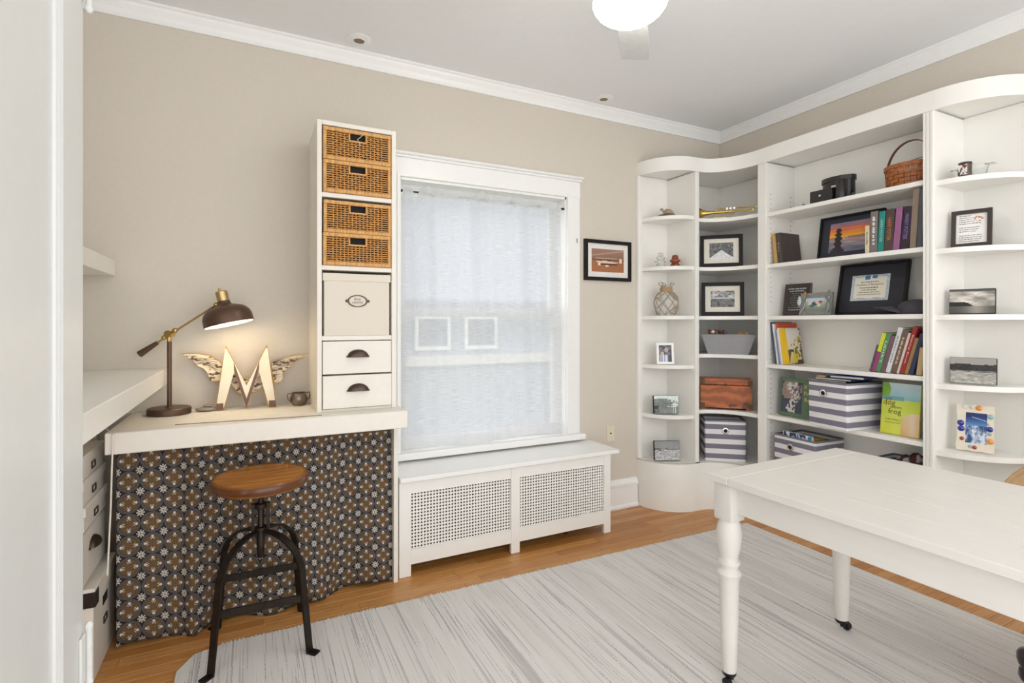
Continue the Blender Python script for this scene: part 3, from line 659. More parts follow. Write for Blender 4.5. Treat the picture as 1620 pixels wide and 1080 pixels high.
obj('valve_pipe', MB().tube([(.98, .01, 0), (.98, .01, .10), (1.03, .06, .12)], .014), RADM, rd, True)

# ================================================================== STORAGE BOXES UNDER THE COUNTER
BXW = mat('white_box_card', (226, 220, 208), .7, var=.02)
def label_holder(parent, x, y, z, w=.05, h=.03):
    m_ = MB(); fr = .004
    for a in ((-w/2, w/2, -h/2, -h/2+fr), (-w/2, w/2, h/2-fr, h/2), (-w/2, -w/2+fr, -h/2, h/2), (w/2-fr, w/2, -h/2, h/2)): m_.box(x-.002, x+.002, y+a[0], y+a[1], z+a[2], z+a[3])
    return obj('label_holder', m_, BRONZE, parent)
def file_box(name, label, x1, y0, y1, z0, h, w, lidh, slot=False, corner=False):
    t = thing(name, label, 'box', (x1, y0, z0), 0)
    obj('body', BB(-w, -.006, .006, y1-y0-.006, 0, h-lidh+.006, b=.002), BXW, t); obj('lid', BB(-w-.004, 0, 0, y1-y0, h-lidh, h, b=.003), BXW, t)
    L_ = y1-y0; label_holder(t, -.004, L_*.5, (h-lidh)*(.55 if slot else .55), .05, .026)
    if slot: obj('hand_slot', B(-.0065, -.0045, L_*.40, L_*.60, h-lidh-.065, h-lidh-.030), DARK, t)
    if corner:
        cb = MB(); cb.box(-.0005, .002, -.002, .045, h-lidh-.004, h-.012); cb.box(-.045, .002, -.003, -.0005, h-lidh-.004, h-.012); obj('corner_bracket', cb, IRON, t)
    return t
file_box('storage_box', 'large white lidded storage box with a metal corner on the floor under the counter', -.50, 2.355, 2.70, 0, .342, .36, .062, True, True)
ch = thing('drawer_unit', 'white single-drawer chest with a bronze cup pull below the small boxes', 'drawer chest', (-.533, 2.33, .3435))
obj('body', BB(-.30, -.012, 0, .34, 0, .205, b=.003), BXW, ch); dwr = obj('drawer_front', BB(-.012, 0, .008, .332, .010, .195, b=.002), BXW, ch)
q = cup_pull(dwr, 0, .10, .10); q.rotation_euler = (0, 0, PI/2); q.location = (.001, .145, .120)
zb_ = .3435+.2055
for k, (lab, x1, dy) in enumerate((('bottom box of the three small lidded boxes with label holders', -.524, .0), ('middle box of the three small lidded boxes with label holders', -.530, .0), ('topmost small lidded box with a label holder under the counter', -.533, .004))):
    file_box('photo_box', lab, x1, 2.34+dy, 2.67+dy, zb_, .0895, .28, .034)['group'] = 'small boxes stacked under the counter'; zb_ += .09

# ================================================================== STOOL
sx, sy = .038, 2.362
stl = thing('industrial_stool', 'round wooden screw stool with four curved iron legs before the patterned skirt', 'stool', (sx, sy, 0), 0)
n = NT('stool_seat_wood'); o_ = n.obj(); g1 = n.noise(o_, 4, 5, (1.2, 12, 1)); sp = nn(n.t, 'ShaderNodeSeparateXYZ'); n.t.links.new(o_, sp.inputs[0])
rr_ = n.m_('SQRT', n.m_('ADD', n.m_('MULTIPLY', sp.outputs[0], sp.outputs[0]), n.m_('MULTIPLY', sp.outputs[1], sp.outputs[1]))); edge_ = nn(n.t, 'ShaderNodeMapRange'); edge_.inputs[1].default_value = .160; edge_.inputs[2].default_value = .180; n.t.links.new(rr_, edge_.inputs[0])
SEATW = n.out(n.mix(edge_.outputs[0], n.ramp(g1, [(.3, lin((156, 96, 36))), (.5, lin((190, 124, 52))), (.72, lin((206, 142, 66)))]), lin((98, 58, 30))), .22)   # burnished dark rim
SR = .182
obj('seat', MB().lathe([(SR*.80, .634), (SR*.93, .637), (SR*.99, .649), (SR, .662), (SR*.985, .673), (SR*.95, .680), (SR*.80, .679), (SR*.4, .676), (.002, .675)], 48), SEATW, stl, True)
obj('screw', MB().lathe([(.012, .345), (.014, .35), (.014, .39), (.016, .392), (.016, .45), (.011, .46), (.011, .635)], 16), IRON, stl, True)
hub = MB().lathe([(.020, .445), (.026, .447), (.026, .470), (.020, .472)], 16); hub.lathe([(.022, .545), (.024, .547), (.024, .565), (.02, .567)], 16)
for s in (-1, 1): hub.box(s*.028-.006, s*.028+.006, -.012, .012, .44, .565)
obj('hub', hub, IRON, stl, True); obj('mount_plate', MB().lathe([(.07, .627), (.07, .634)], 20), IRON, stl, True)
for k, (fx, fy) in enumerate(((-.168, -.165), (.17, -.175), (.165, .165), (-.162, .172))):
    dn = Vector((fx, fy, 0)).normalized(); Rf = math.hypot(fx, fy)
    path = [dn*.02+Vector((0, 0, .455))]+[dn*(.03+(Rf*.86-.03)*math.sin(PI/2*q/7))+Vector((0, 0, .455-.155*(1-math.cos(PI/2*q/7)))) for q in range(1, 8)]
    path += [dn*(Rf*.93)+Vector((0, 0, .15)), dn*Rf+Vector((0, 0, .004 if fy > 0 else .0125))]
    l = obj('leg', MB().tube(path, 1, rect=(.030, .008, dn.cross(Vector((0, 0, 1))))), IRON, stl)
    obj('foot_tab', MB().tube([dn*(Rf-.004)+Vector((0, 0, .004 if fy > 0 else .0125)), dn*(Rf+.038)+Vector((0, 0, .004 if fy > 0 else .0125))], 1, rect=(.03, .007, dn.cross(Vector((0, 0, 1))))), IRON, l)
fts = [(-.155, -.152), (.157, -.161), (.152, .152), (-.15, .158)]
for k in range(4):
    a, b = fts[k], fts[(k+1) % 4]; zq = .218 if k % 2 == 0 else .30
    kk = .93 if k % 2 else .97
    if k % 2 == 0: obj('stretcher', MB().tube([(a[0]*kk, a[1]*kk, zq), (b[0]*kk, b[1]*kk, zq)], 1, rect=(.028, .007, (0, 0, 1))), IRON, stl)

# ================================================================== RUG
n = NT('striped_rug'); g_ = nn(n.t, 'ShaderNodeNewGeometry').outputs['Position']
a1 = n.noise(g_, 1, 3, (70, .9, 1)); a2 = n.noise(g_, 1, 2, (9, .25, 1)); a3 = n.noise(g_, 1, 2, (230, 260, 1)); a4 = n.noise(g_, 1, 2, (170, 1.6, 1))
c = n.ramp(a2, [(.3, lin((218, 213, 210))), (.5, lin((232, 230, 227))), (.7, lin((224, 220, 218)))])
c = n.mix(n.m_('MULTIPLY', n.m_('GREATER_THAN', n.m_('ADD', a1, n.m_('MULTIPLY', a2, .35)), .77), .48), c, lin((164, 160, 160)))
c = n.mix(n.m_('MULTIPLY', AND(n.m_('GREATER_THAN', a4, .62), n.m_('GREATER_THAN', a3, .48)), .7), c, lin((96, 94, 98)))
c = n.mix(n.m_('MULTIPLY', n.m_('LESS_THAN', a1, .34), .5), c, lin((186, 178, 176)))
c = n.mix(n.m_('MULTIPLY', a3, .22), c, lin((170, 166, 162)))
n.bump(a3, .6, .003); RUGM = n.out(c, .95)
rg = thing('area_rug', 'pale grey striped woven rug covering most of the wooden floor', 'rug', (1.32, .75, 0))
RX0, RX1, RY0, RY1 = -.245, 2.862, -.9, 2.345
e = .03; rp = [(RX0, RY0), (RX1, RY0), (RX1, RY1-.01), (RX0+.14, RY1+.055), (RX0+.05, RY1+.03), (RX0, RY1-.06)]
obj('woven_field', MB().prism([(x-1.32, y-.75) for x, y in rp], .0006, .008), RUGM, rg)
fr = MB(); q_ = random.Random(5)
k = RX0+.14
while k < RX1-.01:
    y_ = RY1+.055-(k-RX0-.14)/(RX1-RX0-.14)*.065; l_ = .008+.008*q_.random(); fr.box(k-1.32, k-1.32+.010, y_-.75-.002, y_-.75+l_, .001, .006); k += .015
o = obj('fringe', fr, RUGM, rg); o['kind'] = 'stuff'

# ================================================================== TABLE
TXa, TXb, TYa, TYb = 1.480, 2.275, 1.375, -.25
tb = thing('table', 'long white painted farmhouse table with turned legs on black casters', 'table', ((TXa+TXb)/2, 0, 0))
cx_ = (TXa+TXb)/2; hw = (TXb-TXa)/2
obj('end_board', BB(-hw, hw, TYa-.085, TYa, .732, .757, b=.002), TABLEP, tb)
obj('end_board', BB(-hw, hw, TYb, TYb+.085, .732, .757, b=.002), TABLEP, tb)
for k in range(5): obj('top_board', BB(-hw+2*hw*k/5+.0003, -hw+2*hw*(k+1)/5-.0003, TYb+.086, TYa-.086, .732, .757, b=.0012), TABLEP, tb)
ai = .055
for s in (-1, 1): obj('apron', BB(s*(hw-ai)-.011, s*(hw-ai)+.011, TYb+.06, TYa-.06, .628, .732, b=.002), TABLEP, tb)
for y in (TYb+.055, TYa-.055): obj('apron', BB(-hw+ai, hw-ai, y-.011, y+.011, .628, .732, b=.002), TABLEP, tb)
lpf = [(.020, .048), (.026, .06), (.030, .20), (.034, .385), (.036, .392), (.040, .400), (.042, .408), (.038, .416), (.031, .424), (.031, .432), (.036, .440), (.037, .446), (.034, .452), (.030, .458), (.031, .468), (.037, .495), (.042, .530), (.043, .555), (.039, .580), (.034, .594), (.034, .60)]
CAST = mat('caster_black', (34, 31, 32), .4, metal=.4)
for sx_ in (-1, 1):
    for y in (TYa-.052, TYb+.052):
        l = obj('leg', MB().lathe(lpf, 28).bbox(-.038, .038, -.038, .038, .597, .7319, b=.008, seg=2), TABLEP, tb, True, loc=(sx_*(hw-.052), y, 0))
        cs = MB().lathe([(.020, .040), (.0235, .045), (.0235, .070), (.022, .072)], 20); cs.tube([(0, 0, .045), (-.006, -.012, .030)], .011)
        obj('caster_socket', cs, CAST, l, True)
        obj('caster_wheel', MB().lathe([(.014, -.010), (.0165, -.008), (.0165, .008), (.014, .010)], 20, TR(-.022 if sx_ < 0 else .022, -.01, .0247) @ RY(PI/2) @ RX(0)), CAST, l, True)
_p = Vector((TXa, TYa, 0)); _r = RZ(math.radians(1.7)); tb.rotation_euler.z = math.radians(1.7); tb.location = _p+_r @ (Vector(tb.location)-_p)
# the tan chair tucked in on the far side
TANF = mat('tan_upholstery', (196, 164, 124), .7, var=.08, scale=40)
DKW = mat('dark_mahogany', (38, 24, 26), .3, coat=.3)
chr_ = thing('side_chair', 'tan upholstered chair with a rounded back and dark turned legs beyond the table', 'chair', (2.60, .66, .0085), 0)
nA = 24; top = []
for k in range(nA+1):
    a = PI*k/nA; cs_, sn_ = math.cos(a), math.sin(a); top.append((.385*math.copysign(abs(cs_)**.8, cs_), .44+.35*abs(sn_)**.8))
obj('backrest', MB().prism(top, -.03, .03, TR(.20, 0, 0) @ RZ(PI/2) @ RX(PI/2)), TANF, chr_, True)
obj('back_piping', MB().tube([(.17, y_, z_) for y_, z_ in top], .008, n=6), TANF, chr_, True)
obj('seat', BB(-.23, .20, -.30, .30, .37, .46, b=.03, seg=3), TANF, chr_, True)
for ax_ in (-.18, .18):
    for ay_ in (-.20, .14):
        obj('leg', MB().lathe([(.014, 0), (.020, .01), (.024, .02), (.020, .035), (.040, .05), (.046, .065), (.044, .085), (.030, .098), (.046, .104), (.050, .118), (.050, .14), (.044, .15), (.026, .16), (.022, .18), (.024, .375)], 20, TR(ax_, ay_, 0)), DKW, chr_, True)

# ================================================================== CEILING FAN, RECESSED TRIMS, WALL PICTURE, OUTLET
fn = thing('ceiling_fan', 'white three-blade ceiling fan with a lit glass bowl', 'ceiling fan', (1.29, 1.574, ZC), 0)
obj('canopy', MB().lathe([(.03, -.07), (.07, -.02), (.075, 0)], 28), TRIM, fn, True)
obj('motor_housing', MB().lathe([(.07, -.265), (.125, -.25), (.135, -.20), (.12, -.14), (.05, -.10), (.03, -.06)], 32), TRIM, fn, True)
obj('light_bowl', MB().lathe([(.002, -.335), (.05, -.332), (.075, -.326), (.095, -.318), (.112, -.307), (.125, -.295), (.135, -.281), (.14, -.268), (.14, -.262)], 72), mat('lit_opal_glass', (255, 250, 238), .4, var=0, emit=14), fn, 'all')
for k in range(3):
    bl = obj('blade', BB(.16, .52, -.066, .066, -.006, .0, b=.002), mat('blade_white', (216, 218, 218), .5), fn, loc=(0, 0, -.225), rot=(.18, 0, math.radians(48+120*k)))
    obj('blade_arm', BB(.09, .20, -.02, .02, 0, .006, b=.002), TRIM, bl)
for k, (x, y) in enumerate((zat(568, 62, ZC), zat(955, 155, ZC))):
    t_ = thing('recessed_light', ('recessed pinhole ceiling light above the basket tower', 'recessed pinhole ceiling light near the bookcase corner')[k], 'ceiling light', (x, y, ZC), 0, 'recessed ceiling lights')
    obj('trim_ring', MB().lathe([(.062, -.0005), (.062, -.004), (.05, -.008), (.028, -.012), (.026, -.002)], 32, close=False), TRIM, t_, True)
    obj('aperture', MB().lathe([(.026, -.0095), (.026, -.009)], 24), mat('aperture_brown', (128, 108, 84), .5), t_)

INK = MATS['ink']; WINK = mat('white_ink', (205, 205, 200), .7, var=0); BINK = mat('black_ink', (50, 46, 44), .8, var=0)
def rect_frame(w, h, b, d0, d1):                        # picture frame ring, local front at y=d0
    m_ = MB(); m_.box(-w/2, w/2, d0, d1, 0, b); m_.box(-w/2, w/2, d0, d1, h-b, h); m_.box(-w/2, -w/2+b, d0, d1, b, h-b); m_.box(w/2-b, w/2, d0, d1, b, h-b); return m_
def framed(name, label, loc, rz, w, h, b, mw_, fn_, frame=BLACK, matm=MATB, tilt=0, depth=.018, mwz=None, cat='picture frame', nx=48, ny=36, dx=0, dz=0):
    t = thing(name, label, cat, loc, rz, rx=-tilt); mwz = mw_ if mwz is None else mwz
    obj('frame', rect_frame(w, h, b, -depth, 0), frame, t); obj('backing', B(-w/2+b*.5, w/2-b*.5, -.006, -.001, b*.5, h-b*.5), DARK, t)
    if matm: obj('mat_board', B(-w/2+b, w/2-b, -.009, -.006, b, h-b), matm, t)
    if fn_: print_panel('print', w-2*b-2*mw_, h-2*b-2*mwz, fn_, t, (dx, -.0096, b+mwz+dz), nx, ny)
    return t
def grey(v): v = max(0, min(1, v))*255; return (v, v, v)
def plane_pic(u, v):
    c = lerp((172, 112, 72), (150, 104, 84), v*1.6) if v < .5 else lerp((140, 104, 92), (168, 132, 116), (v-.5)*1.6)
    if abs(v-.52) < .03: c = (120, 82, 66)
    if abs((v-.78)-.25*(u-.3)) < .03: c = lerp(c, (196, 170, 150), .6)
    if abs(v-.42-.02*math.sin(u*4)) < .055*(1-abs(u-.42)*1.9) and .15 < u < .88: c = (226, 204, 176)
    if abs(v-.60) < .014 and .12 < u < .8: c = (206, 180, 152)
    if .86 < u < .94 and .42 < v < .60: c = (230, 208, 180)
    if math.hypot(u-.24, (v-.33)) < .055 or math.hypot(u-.47, v-.29) < .055: c = (236, 216, 190)
    if abs(v-.34) < .022 and .28 < u < .8: c = (90, 56, 46)
    if .25 < u < .6 and abs(v-.52) < .035 and vnoise(u*20, v*20) > .4: c = (96, 64, 58)
    return c
c = fit(923, 996, 447, 378, (0, YB), 0)
z0, z1 = 1.588, 1.866
framed('framed_photo', 'black framed sepia photo of a small airplane on the wall', (c[0], YB-.0005, z0), 0, c[2], z1-z0, .024, .036, plane_pic, depth=.02, matm=mat('white_mat_board', (232, 228, 222), .8))
IVORY = mat('ivory_plastic', (226, 216, 192), .5)
for lab, px, py, nm in (('ivory switch plate on the wall above the radiator cover', 965.5, 685, 'wall_plate'),):
    a = hit(px, (0, YB), 0); z = zz(py, a[2]); t = thing(nm, lab, 'outlet', (a[0], YB, z))
    obj('plate', BB(-.033, .033, -.005, 0, -.056, .056, b=.002), IVORY, t); obj('socket', MB().lathe([(.006, 0), (.006, .003)], 10, TR(0, -.005, 0) @ RX(PI/2)), BRONZE, t)
    for z_ in (-.042, .042): obj('screw', MB().lathe([(.003, 0), (.002, .001)], 8, TR(0, -.005, z_) @ RX(PI/2)), IVORY, t)

# ================================================================== LEFT BOOKCASE COLUMN
YLc = 2.80
def atY(px, y=YLc): a = hit(px, (0, y), 0); return a[0], a[1], a[2]
# turtle figurine
x, y, t_ = atY(1055); tu = thing('turtle_figurine', 'carved turtle figurine on a brown mound on the top curved shelf', 'figurine', (x, y, ZLf['s1']+.0008), -.4)
tm = mat('carved_stone', (168, 150, 130), .8, var=.2); 
obj('mound', MB().lathe([(.075, 0), (.06, .012), (.03, .022), (.004, .026)], 20), mat('brown_mound', (124, 98, 84), .7, var=.15), tu, True)
obj('shell', MB().ball((.008, 0, .036), (.036, .028, .022)), tm, tu, 'all'); obj('head', MB().ball((-.037, 0, .054), (.012, .010, .010)).tube([(-.02, 0, .035), (-.033, 0, .050)], .007), tm, tu, 'all')
for s in (-1, 1): obj('flipper', MB().ball((s*.024+.006, -.02, .026), (.018, .010, .005)), tm, tu, 'all')
GLS = bpy.data.materials.new('clear_glass'); GLS.use_nodes = True; b_ = GLS.node_tree.nodes['Principled BSDF']
b_.inputs['Base Color'].default_value = (*lin((248, 250, 248)), 1); b_.inputs['Transmission Weight'].default_value = .85; b_.inputs['Roughness'].default_value = .08; b_.inputs['IOR'].default_value = 1.3
insul = [(.030, 0), (.032, .012), (.026, .016), (.024, .024), (.038, .030), (.040, .036), (.026, .042), (.022, .050), (.034, .056), (.034, .062), (.022, .066), (.020, .074), (.014, .078)]
x, y, t_ = atY(1045); i1 = thing('glass_insulator', 'clear glass insulator on the curved shelf', 'insulator', (x, y, ZLf['s2']+.0008)); obj('skirts', MB().lathe(insul, 24), GLS, i1, True); obj('crown', MB().lathe([(.018, .077), (.017, .090), (.010, .096)], 20), GLS, i1, True)
x, y, t_ = atY(1068); i2 = thing('ceramic_insulator', 'brown glazed insulator beside the clear glass one', 'insulator', (x, y, ZLf['s2']+.0008)); BRG = mat('brown_glaze', (136, 70, 44), .15, var=.1)
obj('skirts', MB().lathe([(.034, 0), (.035, .018), (.026, .026), (.024, .034), (.036, .042), (.036, .052), (.026, .058), (.024, .064)], 24), BRG, i2, True); obj('crown', MB().lathe([(.024, .064), (.022, .080), (.014, .088)], 20), BRG, i2, True)
# netted glass vase
x, y, t_ = atY(1054); vz = zz(447, t_)-ZLf['s3']; k = vz/.23
va = thing('netted_vase', 'round glass vase wrapped in rope netting on the curved shelf', 'vase', (x, y, ZLf['s3']+.0008), .3)
vp = [(.045, 0), (.055, .004), (.078, .05), (.082, .09), (.074, .13), (.05, .16), (.036, .172), (.034, .20), (.040, .21)]
obj('glass', MB().lathe([(a*k, b*k) for a, b in vp], 28), GLS, va, True)
ROPE = mat('jute_rope', (170, 140, 108), .9, var=.2, scale=300); rp_ = MB()
def vr(z):
    for (r0, z0), (r1, z1) in zip(vp, vp[1:]):
        if z0 <= z <= z1: return r0+(r1-r0)*(z-z0)/max(1e-6, z1-z0)
    return .035
nm_ = 9
for lv, (za, zb2) in enumerate(((.006, .045), (.045, .09), (.09, .13), (.13, .162))):
    for q in range(nm_):
        a0 = 2*PI*(q+.5*(lv % 2))/nm_
        for s in (-1, 1):
            pts = []
            for i in range(5):
                f_ = i/4; a = a0+s*PI/nm_*f_; z = za+(zb2-za)*f_; r_ = vr(z)+.002; pts.append((r_*math.cos(a)*k, r_*math.sin(a)*k, z*k))
            rp_.tube(pts, .0024, n=4)
o = obj('net', rp_, ROPE, va, True); o['kind'] = 'stuff'
obj('neck_wrap', MB().lathe([(.040*k, .165*k), (.043*k, .175*k), (.041*k, .195*k), (.036*k, .20*k)], 20), ROPE, va, True)
for a in (-.6, .6, 2.6): obj('rope_loop', MB().tube([(.03*k*math.cos(a), .03*k*math.sin(a), .19*k), (.06*k*math.cos(a), .06*k*math.sin(a), .225*k), (.05*k*math.cos(a+.4), .05*k*math.sin(a+.4), .232*k), (.034*k*math.cos(a+.7), .034*k*math.sin(a+.7), .19*k)], .0035, n=6), ROPE, va, True)
def family_pic(u, v):
    c = (58, 60, 72) if vnoise(u*6, v*6) > .45 else (110, 110, 118)
    if math.hypot(u-.62, (v-.72)*1.2) < .16: c = (196, 160, 146)
    if math.hypot(u-.30, (v-.50)*1.2) < .13: c = (206, 172, 158)
    if v < .42 and abs(u-.42) < .3: c = (226, 228, 236) if int(u*14) % 3 else (120, 130, 160)
    return c
P = (2.60, 2.79); c = fit(1038, 1066, 574, 538, P, -.45)
framed('framed_photo', 'small white framed snapshot on the curved shelf', (c[0], c[1], ZLf['s4']+.003), -.45, c[2]*.97, .148, .016, 0, family_pic, frame=TRIM, matm=None, tilt=.12, nx=30, ny=40)
def canvas(name, label, loc, rz, w, h, fn_, d=.03, tilt=.12, nx=52, ny=34, edge=DARK):
    t = thing(name, label, 'canvas print', loc, rz, rx=-tilt); obj('stretched_canvas', BB(-w/2, w/2, -d, 0, 0, h, b=.0015), edge, t)
    print_panel('print', w-.003, h-.003, fn_, t, (0, -d-.0006, .0015), nx, ny); return t
def birch(u, v):
    g = .35+.25*fbm(u*9, v*9)
    if v > .82-.35*max(0, u-.5)+.05*vnoise(u*8, 0): g = .92
    if u > .55 and vnoise(u*22, v*16, 3) > .55 and v > .35: g = .85
    if u < .2 and v < .45 and vnoise(u*14, v*14, 5) > .3: g = .12
    if abs(u-.86) < .02 or abs(u-.78) < .012: g = .85
    q = grey(g); return (q[0]*.94, q[1], q[2]*.97)
P = (2.60, 2.80); c = fit(1033, 1072, 650, 622, P, -.45); canvas('canvas_print', 'black and white canvas of birches by a field on the curved shelf', (c[0], c[1], ZLf['s5']+.004), -.45, c[2], c[4]-c[3], birch)
def surf(u, v):
    g = .50+.12*fbm(u*5, v*3) if v > .55 else .62+.38*(vnoise(u*26, v*30)-.3)
    if .42 < v < .62 and u < .5 and fbm(u*10, v*10) > .5: g = .28
    if .55 < v < .60 and u > .45: g = .22
    return grey(g)
P = (2.60, 2.79); c = fit(1034, 1074, 727, 697, P, -.45); canvas('canvas_print', 'grey canvas of breaking surf on the lowest curved shelf', (c[0], c[1], ZLf['b']+.004), -.45, c[2], c[4]-c[3], surf)

# ================================================================== CORNER COLUMN
TC = -.80; PC = (2.985, 2.62)
def winter(u, v):
    if v < .12+.5*max(0, 1-abs(u-.5)*2.2)*.9: g = .78+.15*vnoise(u*20, v*20)
    else: g = .2+.45*vnoise(u*26, v*22)*(.6+.4*vnoise(u*6, v*6, 4))
    return grey(g)
def mount(u, v):
    if v > .62: g = .35+.6*(fbm(u*9, v*9) > .48)*fbm(u*5, v*5, 3)
    elif v > .5: g = .66+.1*vnoise(u*20, 1)
    else: g = .36+.12*vnoise(u*8, v*30)-.22*(vnoise(u*9, v*9, 8) > .74)
    return grey(g)
c = fit(1107, 1176, 420, 371, PC, TC); framed('framed_photo', 'black framed photo of a snowy tree-lined road in the corner shelves', (c[0], c[1], ZMi['s2']+.003), TC, c[2]*.98, c[4]-ZMi['s2']-.004, .026, .036, winter, tilt=.10, mwz=.030)
c = fit(1109, 1178, 498, 446, PC, TC); framed('framed_photo', 'black framed photo of mountain clouds above the grey fabric bin', (c[0], c[1], ZMi['s3']+.003), TC, c[2]*.98, c[4]-ZMi['s3']-.004, .026, .036, mount, tilt=.10, mwz=.034)
# trumpet lying on the top shelf
c = fit(1104, 1200, 342, 322, (2.985, 2.60), TC); tp = thing('trumpet', 'brass trumpet lying on the top corner shelf', 'trumpet', (c[0], c[1], ZMi['s1']+.002), TC)
LQ = mat('lacquered_brass', (206, 176, 96), .22, metal=1, var=.08); L0 = -c[2]/2
bl_ = [(.058, 0), (.052, .006), (.036, .025), (.024, .055), (.016, .10), (.011, .18), (.0075, .30)]
obj('bell', MB().lathe([(a, -b) for a, b in bl_][::-1], 28, TR(L0+.0, 0, .058) @ RZ(-.1) @ RY(-PI/2) , close=False), LQ, tp, 'all')
tq = MB(); tq.tube([(L0+.28, -.02, .055), (L0+.45, -.045, .052)], .0075); tq.tube([(L0+.14, -.02, .062), (L0+.15, -.022, .080), (L0+.17, -.024, .088), (L0+.47, -.05, .080)], .006); tq.tube([(L0+.14, -.02, .062), (L0+.16, -.02, .048), (L0+.3, -.035, .036)], .006); tq.tube([(L0+.42, -.045, .040), (L0+.46, -.05, .052), (L0+.44, -.048, .08)], .006)
obj('tubing', tq, LQ, tp, True)
for q in range(3): obj('valve', MB().lathe([(.011, .0), (.012, .004), (.012, .055), (.009, .057)], 16, TR(L0+.235+q*.030, -.085, .074) @ RX(-PI/2)), CHROME, tp, True)
obj('mouthpiece', MB().tube([(L0+.47, -.05, .080), (L0+.50, -.052, .079), (L0+.515, -.053, .079)], [.006, .008, .013]), CHROME, tp, True)
kt = (c[2]-.005)/.515; tp.scale = [kt]*3; ot = L0*(1-kt)+.012; tp.location.x += ot*math.cos(TC)+.0; tp.location.y += ot*math.sin(TC)
obj('support', BB(L0+.12, L0+.24, -.03, .0, 0, .012, b=.003), LQ, tp)
# grey fabric bin with toys
c = fit(1108, 1197, 558, 524, (2.955, 2.58), TC)
gb = thing('fabric_bin', 'flared grey fabric bin full of small toys in the corner shelves', 'bin', (c[0]+.035, c[1]+.035, ZMi['s4']+.001), TC)
GF = mat('grey_felt', (150, 150, 152), .95, var=.08, scale=120, bump=.3); w1, w0, hb_, d_ = c[2]*.48, c[2]*.36, .135, .085
v_ = [(-w0, -d_*.7, 0), (w0, -d_*.7, 0), (w0, d_*.7, 0), (-w0, d_*.7, 0), (-w1, -d_, hb_), (w1, -d_, hb_), (w1, d_, hb_), (-w1, d_, hb_)]
bo = obj('body', MB().add(v_, [(0, 3, 2, 1), (0, 1, 5, 4), (1, 2, 6, 5), (2, 3, 7, 6), (3, 0, 4, 7)]), GF, gb); bo.modifiers.new('t', 'SOLIDIFY').thickness = .004
obj('rim', MB().tube([v_[4], v_[5], v_[6], v_[7], v_[4]], .003, n=5), GF, gb)
GBo = gb.location; cT, sT = math.cos(TC), math.sin(TC)
def gb_at(x, y): return (GBo.x+x*cT-y*sT, GBo.y+x*sT+y*cT)
BRP = mat('brown_plush', (128, 78, 48), .95, var=.2, bump=.5, scale=150)
for lab, x, y, r_, col in (('brown plush toy with a white muzzle in the grey bin', -.10, .02, .036, BRP), ('second brown plush toy deeper in the grey bin', -.04, .035, .028, mat('dark_plush', (98, 62, 44), .95, var=.2))):
    xx, yy = gb_at(x, y); pt = thing('plush_toy', lab, 'toy', (xx, yy, ZMi['s4']+.004+.01), TC)
    obj('body', MB().ball((0, 0, .07), (r_, r_, .065)).ball((0, -.004, .130), (r_*.8, r_*.8, r_*.7)), col, pt, 'all')
    for s in (-1, 1): obj('ear', MB().ball((s*r_*.6, 0, .130+r_*.6), .008), col, pt, 'all')
    if col is BRP: obj('muzzle', MB().ball((0.004, -.034, .140), (.014, .010, .012)), mat('white_plush', (230, 226, 220), .9), pt, 'all')
WB = mat('wood_bead', (186, 142, 98), .5, var=.15)
for q, (x, y, z) in enumerate(((.06, .02, .125), (.085, .01, .131), (.105, .03, .134), (.12, .0, .138), (.075, .04, .138), (.10, -.02, .124))):
    xx, yy = gb_at(x, y); tag(obj('wooden_bead', MB().ball((0, 0, 0), .015, 10, 6), WB, smooth='all', loc=(xx, yy, ZMi['s4']+z+.004)), 'round wooden bead toy at the full end of the grey bin', 'toy', 'wooden beads in the grey bin')
xx, yy = gb_at(-.005, .01); tag(obj('toy_figure', BB(-.012, .012, -.010, .010, 0, .15, b=.005, seg=2), mat('slate_plastic', (88, 96, 106), .5), loc=(xx, yy, ZMi['s4']+.01), rot=(0, .08, TC)), 'slim slate grey toy block upright in the grey bin', 'toy')
# wooden chest
c = fit(1107, 1192, 650, 598, (2.960, 2.575), TC); CH = c[4]-ZMi['s5']-.0
cw_, cd2 = c[2], .13
ce = thing('wooden_chest', 'knotty red cedar keepsake chest with metal corners in the corner shelves', 'chest', (c[0]+.055, c[1]+.055, ZMi['s5']+.001), TC)
n = NT('knotty_cedar'); o_ = n.obj(); wv_ = nn(n.t, 'ShaderNodeTexWave', bands_direction='Z'); wv_.inputs['Scale'].default_value = 5; wv_.inputs['Distortion'].default_value = 6; wv_.inputs['Detail'].default_value = 3; wv_.inputs['Detail Scale'].default_value = 1.6
n.t.links.new(o_, wv_.inputs['Vector']); CED = n.out(n.mix(n.m_('MULTIPLY', n.m_('GREATER_THAN', n.noise(o_, 11, 1), .66), .7), n.ramp(wv_.outputs[0], [(.1, lin((146, 74, 30))), (.55, lin((168, 88, 38))), (.9, lin((184, 102, 46)))]), lin((60, 28, 14))), .3)
cw_ *= .97
obj('body', BB(-cw_/2, cw_/2, -cd2/2, cd2/2, .012, CH*.76, b=.002), CED, ce); obj('lid', BB(-cw_/2-.003, cw_/2+.003, -cd2/2-.003, cd2/2+.003, CH*.78, CH*.97, b=.004), CED, ce)
for s in (-1, 1):
    for a_ in (0, 1):
        z0 = .012 if a_ == 0 else CH*.78; obj('corner_plate', B(s*(cw_/2-.014)-.016, s*(cw_/2-.014)+.016, -cd2/2-.006, -cd2/2-.002, z0, z0+.034), mat('antique_metal', (98, 74, 50), .5, metal=.6), ce)
    obj('foot', BB(s*(cw_/2-.022)-.016, s*(cw_/2-.022)+.016, -cd2/2+.004, -cd2/2+.036, 0, .013, b=.002), CED, ce)
obj('latch', MB().lathe([(.010, 0), (.010, .003), (.004, .006)], 12, TR(0, -cd2/2-.003, CH*.80) @ RX(PI/2)), MATS['antique_metal'], ce, True)

